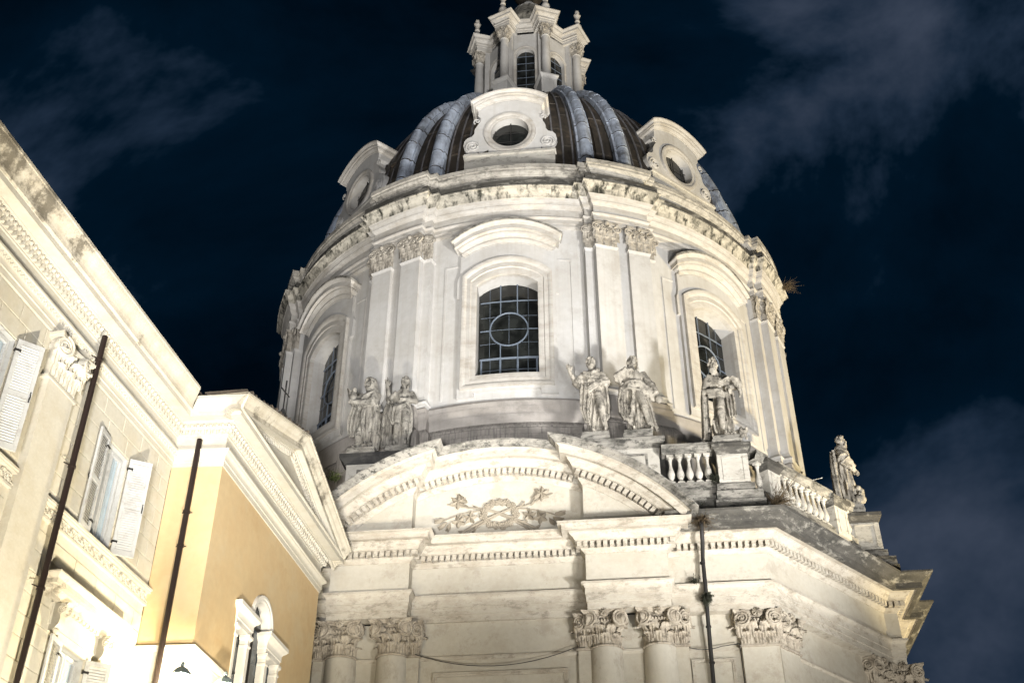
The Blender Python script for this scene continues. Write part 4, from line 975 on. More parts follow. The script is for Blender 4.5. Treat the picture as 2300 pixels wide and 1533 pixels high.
for k in range(22):
    rg = random.Random(k); b.ball((.36 + rg.uniform(-.09, .1), .0 + rg.uniform(-.08, .08), .05 + rg.uniform(0, .2)), rg.uniform(.035, .06), 7, 5)
ST['crown'] = b
# hooded monk clasping a bundle
b = B(); base_figure(b, 51, lean=.05, hip=.0, hem=(3.6, .66, .2, .14), folds=.06, thick=1.08, feet=((.12, -.16), (-.14, -.14)))
head(b, (.07, -.03, 1.665), -.45, .18, True, 'short', 12, hood=True)
limb(b, [(-.12, -.02, 1.36), (-.30, -.1, 1.2), (-.38, -.18, 1.38)], [.085, .075, .05]); sleeve(b, (-.1, 0, 1.4), (-.33, -.12, 1.18), .10, .12, 24); hand(b, (-.38, -.18, 1.38), (-.05, -.02, .3), False, 1.2)
limb(b, [(.26, 0, 1.36), (.18, -.15, 1.14), (-.20, -.24, 1.14)], [.09, .08, .052]); sleeve(b, (.24, 0, 1.4), (.16, -.15, 1.12), .11, .12, 25); hand(b, (-.20, -.24, 1.14), (-.3, -.03, .06), False, 1.2)
b.ball((-.30, -.16, 1.30), (.10, .10, .17), 12, 9); b.ball((-.28, -.16, 1.5), (.06, .06, .08), 10, 7)
swag(b, [(.22, -.1, 1.40), (.05, -.2, 1.3), (-.14, -.16, 1.16)], .04, 4, (.0, -.01, .06))
cape(b, [(-.22, -.12, 1.1), (-.26, -.16, .8), (-.26, -.18, .5), (-.24, -.16, .32)], [(.2, .04, 0), (.24, .05, 0), (.22, .05, 0), (.12, .02, 0)], waves=3, th=.04)
cape(b, [(.26, .03, 1.2), (.28, .05, .7), (.26, .05, .1)], [(.06, .26, 0), (.08, .3, 0), (.1, .28, 0)], waves=3, th=.05)
ST['monk'] = b
# youth with raised pointing arm
b = B(); base_figure(b, 67, lean=.02, hip=.05, hem=(3.3, .74, .26, .14), folds=.05, feet=((.16, -.16), (-.06, -.2)))
limb(b, [(.12, -.1, .85), (.15, -.22, .5), (.13, -.15, .08)], [.125, .09, .058]); limb(b, [(-.05, -.1, .8), (-.05, -.2, .48), (-.06, -.16, .08)], [.12, .085, .055])
head(b, (.04, -.02, 1.67), -.35, -.35, False, 'long', 15)
limb(b, [(-.17, 0, 1.37), (-.31, -.06, 1.22), (-.36, -.15, 1.52)], [.08, .065, .045]); sleeve(b, (-.14, 0, 1.4), (-.32, -.06, 1.18), .09, .11, 34); hand(b, (-.36, -.15, 1.52), (-.03, 0, .3), True, 1.2, (0, 1, 0))
limb(b, [(.22, 0, 1.37), (.33, -.08, 1.14), (.10, -.2, 1.13)], [.08, .07, .048]); hand(b, (.10, -.2, 1.13), (-.3, -.04, -.08), False, 1.2)
swag(b, [(.2, -.15, 1.18), (.12, -.2, 1.0), (-.06, -.2, .92), (-.22, -.12, .98)], .038, 4, (.0, -.01, .055))
cape(b, [(-.26, .02, 1.3), (-.34, .03, 1.0), (-.36, .05, .6), (-.34, .06, .1)], [(.1, .16, 0), (.16, .2, 0), (.2, .22, 0), (.2, .2, 0)], waves=3, th=.05)
cape(b, [(-.14, -.17, 1.0), (-.16, -.2, .75), (-.13, -.2, .52)], [(.22, .03, 0), (.24, .05, 0), (.1, .02, 0)], waves=3, th=.04)
ST['youth'] = b
# mantled man in profile
b = B(); base_figure(b, 83, lean=.0, hip=.02, hem=(1.2, .52, .25, .15), folds=.045, thick=1.02, feet=((.12, -.16), (-.12, -.12)))
head(b, (-.01, -.05, 1.665), .15, .02, True, 'short', 21)
limb(b, [(-.24, .02, 1.36), (-.34, -.02, 1.08), (-.14, -.22, .86)], [.1, .085, .055]); sleeve(b, (-.2, 0, 1.4), (-.35, -.02, 1.06), .12, .14, 44); sleeve(b, (-.34, -.02, 1.08), (-.16, -.2, .88), .13, .09, 45); hand(b, (-.14, -.22, .86), (.2, -.2, -.15), False, 1.2)
limb(b, [(.22, .02, 1.36), (.32, -.08, 1.1), (.12, -.24, .92)], [.1, .08, .055]); sleeve(b, (.2, 0, 1.4), (.32, -.06, 1.08), .12, .14, 46)
cape(b, [(-.02, .15, 1.36), (-.04, .19, .95), (-.02, .2, .5), (0, .18, .1)], [(.5, 0, 0), (.56, 0, 0), (.5, 0, 0), (.4, 0, 0)], waves=4, th=.06)
for k in range(16):
    rg = random.Random(k + 40); b.ball((.0 + rg.uniform(-.16, .16), -.24 + rg.uniform(-.08, .06), .1 + rg.uniform(0, .42)), rg.uniform(.06, .1), 7, 5)
ST['profile'] = b
finish(ST['monk'], 'statue', 'grey hooded monk statue clasping a bundle, leftmost statue above the curved pediment', (-4.52, -12.36, 19.93), -.15, 2.78, 'statue_dark', (.92, .7, .22))
finish(ST['youth'], 'statue', 'statue looking up with raised pointing hand, beside the hooded monk statue', (-3.32, -12.36, 19.93), 0, 2.80, 'statue_dark', (.8, .7, .22))
finish(ST['point'], 'statue', 'bearded robed statue pointing upward, just right of the central drum window', (3.02, -12.36, 19.93), 0, 3.0, 'statue', (.9, .72, .3))
finish(ST['woman'], 'statue', 'statue of a woman in swirling drapery with upturned face, beside the pointing bearded statue', (4.36, -12.36, 19.93), 0, 2.95, 'statue', (.9, .72, .3))
finish(ST['crown'], 'statue', 'crowned bearded statue clasping a bundle to his side, on the corner pedestal of the balustrade', (7.02, -12.7, 19.34), 0, 2.95, 'statue', (.86, .72, .3))
finish(ST['profile'], 'statue', 'mantled statue in profile against the dark sky at the far right end of the balustrade', (11.48, -7.6, 19.34), 1.45, 2.85, 'statue', (.8, .7, .3))
# ---------------------------------------------------------------- relief in the tympanum: crossed lily stems and a wreath
RL = empty('relief'); RL.parent = CH
def rp3(px, py):   # relief sketch units -> wall  (x: -1..1, z)
    return Vector((px, FY + .02 - .05, py))
cx0, cz0 = .02, 17.14
def stem(pts, r0, r1):
    Q = []; R = []
    n = len(pts)
    for i in range(n - 1):
        for k in range(5):
            u = k / 5; p0 = pts[max(i - 1, 0)]; p1 = pts[i]; p2 = pts[i + 1]; p3 = pts[min(i + 2, n - 1)]
            f = lambda a, b_, c, d: .5 * (2 * b_ + (c - a) * u + (2 * a - 5 * b_ + 4 * c - d) * u * u + (3 * b_ - a - 3 * c + d) * u ** 3)
            Q.append(rp3(cx0 + f(p0[0], p1[0], p2[0], p3[0]), cz0 + f(p0[1], p1[1], p2[1], p3[1])))
            t = (i + u) / (n - 1); R.append(r0 + (r1 - r0) * t)
    Q.append(rp3(cx0 + pts[-1][0], cz0 + pts[-1][1])); R.append(r1); b = B(); b.tube(Q, R, 7); b.obj('stem', 'relief_stone', RL, 60)
M['relief_stone'] = node_mat('relief_stone', (.27, .235, .18), (.16, .135, .10), .5, 3, bump=.2)
def pleaf(x, z, a, L, w):
    b = B(); P = []
    for i in range(7):
        u = i / 6; ww = w * sin(pi * min(1, u * .95 + .05)); bend_ = .18 * L * u * u
        c = Vector((cos(a) * L * u - sin(a) * bend_, sin(a) * L * u + cos(a) * bend_)); n = Vector((-sin(a), cos(a)))
        P.append([rp3(cx0 + x + c.x + n.x * ww * k, cz0 + z + c.y + n.y * ww * k) + Vector((0, .04 - .10 * (1 - abs(k)), 0)) for k in (-1, -.4, 0, .4, 1)])
    b.grid(P); b.obj('leaf', 'relief_stone', RL, 60)
def flower(x, z, r, a0, n=6):
    for k in range(n):
        a = a0 + 2 * pi * k / n; pleaf(x, z, a, r, r * .34)
    b = B(); b.ball(rp3(cx0 + x, cz0 + z), r * .22, 8, 6); b.obj('flower_centre', 'relief_stone', RL, 60)
def bud(x, z, a, L):
    pleaf(x, z, a + .12, L, L * .22); pleaf(x, z, a - .12, L * .95, L * .2)
for s in (-1, 1):
    stem([(-s * 1.32, -.42), (-s * .85, -.12), (-s * .4, .12), (0, .30), (s * .4, .45), (s * .85, .52), (s * 1.3, .62 + .12 * (s > 0)), (s * 1.62, .68 + .2 * (s > 0))], .05, .022)
    stem([(-s * 1.2, -.46), (-s * .7, -.14), (-s * .2, .16), (s * .2, .36), (s * .55, .42), (s * 1.0, .36), (s * 1.45, .24), (s * 1.75, .12)], .036, .018)
    for (x, z, a, L) in ((.95, .52, .9, .26), (.6, .46, .7, .25), (-.7, -.1, pi + .9, .3), (-1.0, -.25, pi - .2, .25), (-.55, .0, pi + .2, .3), (1.15, .35, -.9, .2), (.8, .42, -.7, .2)):
        pleaf(s * x, z, a if s > 0 else pi - a, L, .045)
    k = .12 if s > 0 else 0
    flower(s * 1.28, .86 + k * .3 - .1 * (s < 0), .25, .3, 6); flower(s * .90, .2, .21, .1, 5); flower(s * 1.24, .1, .22, .6, 5)
    for (x, z, a, L) in ((1.62, .08, -.5, .26), (1.68, .2, -.1, .26), (1.5, .05, -1.0, .24), (1.0, .72, .7, .24), (1.1, .8, 1.0, .22)): bud(s * x, z, a if s > 0 else pi - a, L * 1.25)
for k in range(30):
    a = 2 * pi * k / 30 + .1; rr = .44 + .06 * (k % 2); x, z = rr * 1.05 * cos(a), .27 + rr * .86 * sin(a)
    b = B(); rg = random.Random(k); R = .098 + rg.uniform(-.012, .015)
    for (q, y, r) in ((0, -.03, 1.0),): b.ball(rp3(cx0 + x, cz0 + z), (R, .05, R), 9, 6)
    for j in range(5): t = 2 * pi * j / 5 + k; b.ball(rp3(cx0 + x + R * .62 * cos(t), cz0 + z + R * .62 * sin(t)) + Vector((0, -.025, 0)), (R * .42, .035, R * .42), 6, 4)
    b.ball(rp3(cx0 + x, cz0 + z) + Vector((0, -.05, 0)), R * .33, 6, 4); b.obj('rose', 'relief_stone', RL, 50)

# ================================================================== palace (left) and its ochre gabled wing
PI_, PF, PE = Vector((-6.287, -22.192)), Vector((-5.123, -22.141)), Vector((-4.724, -15.0))
pw_ = Vector((cos(radians(85.5)), sin(radians(85.5))))
def fm(o, d):
    d = d.normalized(); return Matrix(((d.x, -d.y, 0, o.x), (d.y, d.x, 0, o.y), (0, 0, 1, 0), (0, 0, 0, 1)))
PM = fm(PI_, pw_); NM = fm(PI_, PF - PI_); WM = fm(PF, PE - PF)
PAL = empty('palace', (0, 0, 0), 'cream ashlar palace on the left with open white shutters and ornate cornice', 'palace'); PAL.matrix_world = PM
WNG = empty('gabled_wing', (0, 0, 0), 'ochre plastered building end with triangular pediment between the palace and the church', 'building'); WNG.matrix_world = WM
WI = WM.inverted(); PINV = PM.inverted()
PA = PI_ - pw_ * 22
ppath = [tuple(PA), tuple(PI_), tuple(PF), tuple(PE), (PE.x - 6, PE.y - .3)]
def rows(path, prof):
    b = sweep(path, prof); n = len(prof); return [b.V[i * n:(i + 1) * n] for i in range(len(path))]
def both(name, prof, mat, smooth=28, wing=True):
    R = rows(ppath, prof)
    for par, inv, sl in ((PAL, PINV, R[0:2]), (WNG, WI, R[1:])):
        if par is WNG and not wing: continue
        b = B(); b.grid([[tuple(inv @ Vector(p)) for p in r] for r in sl]); b.obj(name, mat, par, smooth)
both('architrave', [(-.1, 14.22), (.03, 14.22), (.03, 14.34), (.055, 14.345), (.055, 14.45)] + cyma(.06, 14.46, .13, 14.55, 4) + [(.15, 14.56), (.15, 14.61), (.0, 14.63)], 'palace_trim')
both('frieze', [(0, 14.6), (0, 15.0)], 'palace_trim')
both('cornice', [(0, 14.98), (.03, 14.985), (.03, 15.02), (.04, 15.03), (.04, 15.14), (.09, 15.15), (.10, 15.17), (.10, 15.28), (.17, 15.29), (.18, 15.32), (.39, 15.325), (.39, 15.305), (.42, 15.305), (.42, 15.43), (.44, 15.44), (.46, 15.47), (-.3, 15.49)], 'palace_trim')
R = rows(ppath, [(.43, 15.43), (.47, 15.46)] + cyma(.48, 15.465, .60, 15.66, 6) + [(.63, 15.665), (.63, 15.72), (-.6, 15.80)])
R2 = rows(ppath, [(.43, 15.43), (.47, 15.46), (.475, 15.56)] + cyma(.48, 15.57, .64, 15.86, 6) + [(.67, 15.865), (.67, 15.93), (-.6, 16.02)])
b = B(); b.grid([[tuple(PINV @ Vector(p)) for p in r] for r in R2[0:2]]); b.obj('gutter_moulding', 'palace_sima', PAL, 28)
b = B(); b.grid([[tuple(WI @ Vector(p)) for p in r] for r in R[1:3]]); b.obj('gutter_moulding', 'palace_sima', WNG, 28)
# carved rows: leaf dentils and eggs
lb = B()
for s in (-1, 1): lb.add([(s * .002, -.01, 0), (s * .05, -.02, .0), (s * .055, -.05, .07), (s * .03, -.075, .1), (s * .002, -.06, .1), (s * .002, -.035, .05)], [(0, 1, 2, 5), (5, 2, 3, 4)])
LDM = lb.mesh('leaf_dentil', 40); LDM.materials.append(M['palace_trim'])
b = B(); b.box(-.042, .012, -.085, .0, 0, .105); b.box(.012, .05, -.04, .0, .02, .105); LDM2 = b.mesh('leaf_dentil'); LDM2.materials.append(M['palace_trim'])
b = B(); b.ball((0, -.03, .05), (.034, .045, .052), 9, 6); b.tube([(-.055, -.02, .1), (-.05, -.035, .03), (-.0, -.03, -.01), (.05, -.035, .03), (.055, -.02, .1)], .011, 5); EGM = b.mesh('egg_ornament', 40); EGM.materials.append(M['palace_trim'])
def carve(par, frame_, x0, x1, pitch=.135):
    n = int((x1 - x0) / pitch)
    for i in range(n):
        x = x0 + (x1 - x0) * (i + .5) / n
        link('leaf_dentil', LDM2, None, par, frame_ @ Matrix.Translation((x, -.035, 15.03))); link('egg_ornament', EGM, None, par, frame_ @ Matrix.Translation((x, -.09, 15.17)))
ID = Matrix.Identity(4)
carve(PAL, ID, -11.5, .0 + .05)
carve(WNG, WI @ NM, -.02, 1.28); carve(WNG, ID, -.1, 7.3)
# small carved band on the architrave (acanthus cyma)
b = B(); b.tube([(-.05, -.0, 0), (-.02, -.03, .03), (.0, -.035, .055), (.02, -.03, .03), (.05, 0, 0)], .014, 5); b.ball((0, -.02, .06), (.02, .025, .03), 6, 5); ACM = b.mesh('acanthus_carving', 40); ACM.materials.append(M['palace_trim'])
for i in range(90): link('acanthus_carving', ACM, None, PAL, Matrix.Translation((-.06 - i * .115, -.085, 14.46)))
# palace wall of ashlar blocks
def hole(x0, x1, z0, z1, H):
    for (a, b_, c, d) in H:
        if x0 < b_ - .001 and x1 > a + .001 and z0 < d - .001 and z1 > c + .001: return True
    return False
OPEN = [(-2.71, -1.79, 11.3, 13.42), (-7.1, -6.15, 11.3, 13.42), (-2.75, -1.75, 6, 9.2)]
bw = B(); bw.box(-22, -2.75 - 4.4, 0.02, .5, 0, 14.3)
xs = [-7.15, -7.1, -6.15, -2.75, -2.71, -1.79, -1.75, 0]; zs = [0, 6, 9.2, 11.3, 13.42, 14.3]
for i in range(len(xs) - 1):
    for j in range(len(zs) - 1):
        if not hole(xs[i], xs[i + 1], zs[j], zs[j + 1], OPEN): bw.box(xs[i], xs[i + 1], .02, .5, zs[j], zs[j + 1])
bw.obj('wall', 'palace', PAL)
CO = .385; cache = {}
BAND = [(-30, 1, 10.92, 11.32), (-5.25, -4.25, 6, 14.3), (-3.75, -.6, 9.75, 10.1)]
def block(x0, x1, z0, z1):
    g = .009; x0 += g; x1 -= g; z0 += g; z1 -= g; key = (round(x1 - x0, 2), round(z1 - z0, 2))
    if key not in cache:
        w, h = key[0] / 2, key[1]; e = .008; b = B(); o = [(-w, .02, 0), (w, .02, 0), (w, .02, h), (-w, .02, h)]; f = [(-w, .004, 0), (w, .004, 0), (w, .004, h), (-w, .004, h)]; t = [(-w + e, 0, e), (w - e, 0, e), (w - e, 0, h - e), (-w + e, 0, h - e)]
        b.grid([o, f, t], cv=True); b.poly(t); me = b.mesh('ashlar_block'); me.materials.append(M['palace']); cache[key] = me
    link('ashlar_block', cache[key], None, PAL, Matrix.Translation(((x0 + x1) / 2, random.uniform(-.003, .003), z0)))
zc = 14.2; row = 0
while zc > 7.2:
    z0 = zc - CO; x = 0.0; L = (.36 if row % 2 else .62)
    while x > -9.2:
        x0 = x - L; segs = [(x0, x)]
        for (a, b_, c, d) in OPEN + BAND:
            if z0 < d - .01 and zc > c + .01:
                ns = []
                for (p, q) in segs:
                    if q <= a or p >= b_: ns.append((p, q)); continue
                    if p < a: ns.append((p, a))
                    if q > b_: ns.append((b_, q))
                segs = ns
        for p, q in segs:
            if q - p > .05: block(p, q, z0, zc)
        x = x0; L = .80
    zc = z0; row += 1
# sill course with carved scroll frieze
b = B()
for (p, q) in (((-22), -5.22), (-4.28, -.0)):
    b.box(p, q, -.05, .02, 10.94, 10.99); b.box(p, q, -.012, .02, 10.99, 11.21); b.box(p, q, -.09, .02, 11.21, 11.25); b.box(p, q, -.12, .02, 11.25, 11.30)
b.obj('sill_course', 'palace_trim', PAL)
sb = B(); pts = []
for i in range(22): u = i / 21; a = u * 4.2 * pi; r = .082 * (1 - .8 * u); pts.append((r * cos(a), -.02, .11 + r * sin(a)))
sb.tube(pts, [.016 * (1 - .4 * i / 21) for i in range(22)], 5); sb.tube([(-.16, -.018, .03), (-.08, -.02, .05), (0, -.02, .03), (.08, -.02, .16), (.16, -.018, .19)], .014, 5)
for k in range(4): sb.ball((.09 + .02 * k, -.02, .05 + .04 * k), (.022, .015, .03), 6, 4)
SBM = sb.mesh('scroll_carving', 40); SBM.materials.append(M['palace_trim'])
for i in range(28):
    x = -.14 - i * .2
    if -5.3 < x < -4.2: continue
    link('scroll_carving', SBM, None, PAL, Matrix.Translation((x, -.012, 10.99)) @ Matrix.Diagonal((1 if i % 2 else -1, 1, 1, 1)))
# giant pilaster with capital
pb = B(); pb.box(-5.17, -4.30, -.14, .02, 0, 13.28); pb.obj('pilaster', 'palace_trim', PAL)
cp = empty('pilaster_capital'); cp.parent = PAL; cp.matrix_basis = Matrix.Translation((-4.735, -.12, 13.3)) @ Matrix.Diagonal((.98, .75, .93, 1))
link('bell', CAPF.copy(), None, cp); cp.children[0].data.materials[0] = M['palace_trim']
PL1, PL2, PV = LEAF1.copy(), LEAF2.copy(), VOL.copy()
for q in (PL1, PL2, PV): q.materials[0] = M['palace_trim']
for k in range(3): link('leaf', PL1, None, cp, Matrix.Translation(((k - 1) * .3, -.03, .03)))
for k in range(4): link('leaf', PL2, None, cp, Matrix.Translation(((k - 1.5) * .3, -.06, .2)))
for s in (-1, 1): link('volute', PV, None, cp, Matrix.Translation((s * .4, -.16, .70)) @ Matrix.Rotation(s * .4, 4, 'Z') @ Matrix.Diagonal((s, 1, 1, 1)))
# shutters and windows
def shutter(win, hinge_x, ang, w, z0, z1, side):
    """side=-1: hinged on the left jamb; ang = opening angle from closed"""
    sh = empty('shutter'); sh.parent = win
    sh.matrix_basis = Matrix.Translation((hinge_x, -.06, 0)) @ Matrix.Rotation(side * -ang if side > 0 else ang * -1 * -1, 4, 'Z') if False else Matrix.Translation((hinge_x, -.06, 0)) @ Matrix.Rotation((-ang if side < 0 else pi + ang), 4, 'Z')
    t = .022; b = B(); fr = .07
    b.box(0, w, -t, t, z0, z0 + .12); b.box(0, w, -t, t, z1 - .09, z1); b.box(0, fr, -t, t, z0 + .12, z1 - .09); b.box(w - fr, w, -t, t, z0 + .12, z1 - .09); zm = z0 + (z1 - z0) * .5; b.box(fr, w - fr, -t, t, zm - .05, zm + .05)
    b.obj('frame', 'shutter', sh)
    sl = B(); sl.add([(fr, .024, 0), (w - fr, .024, 0), (w - fr, -.024, .034), (fr, -.024, .034), (fr, .024, .008), (w - fr, .024, .008), (w - fr, -.024, .042), (fr, -.024, .042)], [(0, 3, 2, 1), (4, 5, 6, 7), (0, 1, 5, 4), (1, 2, 6, 5), (2, 3, 7, 6), (3, 0, 4, 7)])
    me = sl.mesh('slat'); me.materials.append(M['shutter'])
    for (a, c) in ((z0 + .125, zm - .055), (zm + .055, z1 - .095)):
        n = int((c - a) / .052)
        for i in range(n): link('slat', me, None, sh, Matrix.Translation((0, 0, a + (c - a) * i / n)))
    for zz in (z0 + .25, z1 - .25): b = B(); b.box(-.03, .09, -.034, .034, zz, zz + .04); b.obj('hinge', 'bar_dark', sh)
    b = B(); b.tube([(w - .03, -.03, zm - .1), (w - .03, -.06, zm), (w - .03, -.03, zm + .1)], .012, 6); b.obj('latch', 'bar_dark', sh)
    return sh
def window(x0, x1, z0, z1, shl=None, shr=None, frame_w=True):
    w = empty('window'); w.parent = PAL
    b = B(); b.add([(x0, .0, z0), (x0, .2, z0), (x0, .2, z1), (x0, 0, z1)], [(0, 1, 2, 3)]); b.add([(x1, .0, z0), (x1, .2, z0), (x1, .2, z1), (x1, 0, z1)], [(0, 1, 2, 3)]); b.add([(x0, 0, z1), (x1, 0, z1), (x1, .2, z1), (x0, .2, z1)], [(0, 1, 2, 3)]); b.add([(x0, 0, z0), (x1, 0, z0), (x1, .2, z0), (x0, .2, z0)], [(0, 1, 2, 3)]); b.obj('reveal', 'shutter', w)
    b = B(); f = .055; y0, y1 = .10, .16
    for (a, c) in ((x0, (x0 + x1) / 2), ((x0 + x1) / 2, x1)):
        b.box(a + .01, a + f, y0, y1, z0 + .02, z1 - .02); b.box(c - f, c - .01, y0, y1, z0 + .02, z1 - .02); b.box(a + f, c - f, y0, y1, z0 + .02, z0 + .1); b.box(a + f, c - f, y0, y1, z1 - .09, z1 - .02)
    b.obj('casement', 'shutter', w)
    b = B(); b.add([(x0, .135, z0), (x1, .135, z0), (x1, .135, z1), (x0, .135, z1)], [(0, 1, 2, 3)]); b.obj('window_pane', CLEAR, w)
    b = B(); P = [[(x0 + (x1 - x0) * i / 40, .24 + .025 * sin(i * 1.05) + .01 * sin(i * .37), z) for z in (z0, z1)] for i in range(41)]; b.grid(P); b.obj('curtain', 'curtain', w, 60)
    if shl: shutter(w, x0, shl, (x1 - x0) / 2 + .02, z0 - .03, z1 + .02, -1)
    if shr: shutter(w, x1, shr, (x1 - x0) / 2 + .02, z0 - .03, z1 + .02, 1)
    return w
CLEAR = bpy.data.materials.new('clear_glass'); CLEAR.use_nodes = True
_t = CLEAR.node_tree; _b = _t.nodes['Principled BSDF']; _b.inputs['Base Color'].default_value = (.9, .95, 1, 1); _b.inputs['Roughness'].default_value = .02; _b.inputs['Alpha'].default_value = .25
window(-2.69, -1.81, 11.32, 13.40, radians(173), radians(128))
window(-7.08, -6.17, 11.32, 13.40, radians(172), radians(140))
w3 = window(-2.70, -1.80, 7.0, 9.12, radians(172), radians(132))
# hood on consoles over the lower window
b = B(); sw = sweep([(-3.45, .02), (-3.45, -.1), (-1.0, -.1), (-1.0, .02)], [(-.08, 9.74), (.0, 9.74), (.0, 9.80)] + cyma(.01, 9.81, .1, 9.88, 3) + [(.12, 9.885), (.2, 9.89), (.2, 9.98)] + cyma(.21, 9.985, .27, 10.05, 3) + [(.28, 10.06), (.28, 10.09), (-.1, 10.16)]); b.add(sw.V, sw.F); b.obj('window_hood', 'palace_sima', PAL, 30)
b = B(); b.box(-2.85, -1.65, -.05, .02, 9.14, 9.30); b.box(-2.85, -2.72, -.05, .02, 6, 9.14); b.box(-1.78, -1.65, -.05, .02, 6, 9.14); b.box(-3.2, -1.25, -.03, .02, 9.32, 9.73); b.obj('window_surround', 'palace_trim', PAL)
for i in range(14): b = B(); b.box(-3.1 + i * .14, -3.02 + i * .14, -.1, -.03, 9.68, 9.735); b.obj('dentil', 'palace_trim', PAL)
for x in (-3.05, -1.40):
    b = B(); out = []
    for i in range(19):
        u = i / 18; out.append((-.10 - .20 * (1 - u) ** 1.3 + .05 * sin(u * 6.5), 9.72 - .50 * u))
    P = [[(x + s * .09, .02, z) for y, z in out] if k in (0, 3) else [(x + s * .09, y, z) for y, z in out] for k, s in ((0, -1), (1, -1), (2, 1), (3, 1))]
    b.grid(P); b.grid([P[0], P[1]])
    for s in (-1, 1):
        pts = []
        for i in range(30): u = i / 29; a = 1.2 + u * 4.4 * pi; r = .10 * (1 - .85 * u); pts.append((x + s * .095, -.19 + r * cos(a), 9.60 + r * sin(a)))
        b.tube(pts, .016, 5)
    b.ball((x, -.12, 9.22), (.09, .06, .06), 8, 6); b.obj('console', 'palace_trim', PAL, 40)
# downpipes
def pipe(par, x, y, z0, z1, r, cl, mat='pipe', top=None):
    d = empty('downpipe'); d.parent = par
    b = B(); pts = [(x, y, z0), (x, y, z1)] + (top or []); b.tube(pts, r, 14); b.obj('tube', mat, d, 40)
    for z in cl:
        b = B(); b.lathe([(r, z), (r + .018, z + .005), (r + .018, z + .05), (r, z + .055)], 14, (x, y)); b.tube([(x - r, y, z + .03), (x - r - .13, y + .06, z + .03)], .012, 6); b.tube([(x + r, y, z + .03), (x + r + .05, y + .03, z + .03)], .012, 6); b.obj('clamp', mat, d, 40)
pipe(PAL, -3.98, -.24, 0, 14.98, .058, (9.6, 12.0, 14.4), top=[(-3.98, -.24, 15.0)])
WL = WI @ NM
dn = empty('downpipe'); dn.parent = WNG
b = B(); b.tube([tuple(WL @ Vector((.585, -.14, 0))), tuple(WL @ Vector((.585, -.14, 14.85)))], .062, 14); b.obj('tube', 'pipe', dn, 40)
for z in (12.2, 13.0): 
    b = B(); c = WL @ Vector((.585, -.14, z)); b.lathe([(.062, z), (.08, z + .005), (.08, z + .05), (.062, z + .055)], 14, (c.x, c.y)); b.tube([tuple(WL @ Vector((.47, -.1, z + .03))), tuple(WL @ Vector((.70, -.1, z + .03)))], .012, 6); b.obj('clamp', 'pipe', dn, 40)
# --- wing walls
WLn = (PE - PF).length
b = B(); b.add([tuple(WL @ Vector(p)) for p in ((0, 0, 10.0), (1.165, 0, 10.0), (1.165, 0, 14.3), (0, 0, 14.3))], [(0, 1, 2, 3)])
CXS = 3.39
def strip(x0, x1, z0, z1): b.add([(x0, 0, z0), (x1, 0, z0), (x1, 0, z1), (x0, 0, z1)], [(0, 1, 2, 3)])
strip(0, 1.97, 10.0, 14.3); strip(1.97, 1.98, 0, 14.3); strip(4.81, WLn, 0, 14.3)
xs = [1.98, CXS - .55] + [CXS - .55 * cos(pi * i / 14) for i in range(1, 14)] + [CXS + .55, 4.81]
def ztop(x): return 11.55 if abs(x - CXS) > .549 else 11.84 + sqrt(max(0, .55 ** 2 - (x - CXS) ** 2))
b.grid([[(x, 0, ztop(x) if 0 < i < len(xs) - 1 else 11.55), (x, 0, 14.3)] for i, x in enumerate(xs)])
e_ = WI @ Vector((PE.x - 6, PE.y - .3, 0)); b.add([(WLn, 0, 0), (e_.x, e_.y, 0), (e_.x, e_.y, 14.3), (WLn, 0, 14.3)], [(0, 1, 2, 3)])
b.obj('wall', 'yellow', WNG)
b = B(); b.add([tuple(WL @ Vector(p)) for p in ((0, -.02, 0), (1.185, -.02, 0), (1.185, -.02, 10.0), (0, -.02, 10.0))], [(0, 1, 2, 3)]); b.add([(-.02, -.02, 0), (1.97, -.02, 0), (1.97, -.02, 10), (-.02, -.02, 10)], [(0, 1, 2, 3)]); b.obj('white_lower_wall', 'white', WNG)
q = [tuple((WI @ Vector((PI_.x, PI_.y, 0)))[:2]), (0, 0), (1.75, 0)]
sweep(q, [(.0, 9.86), (.03, 9.88), (.03, 9.94), (.07, 9.97), (.09, 10.02), (.09, 10.06), (0, 10.09)]).obj('string_course', 'white', WNG, 30)
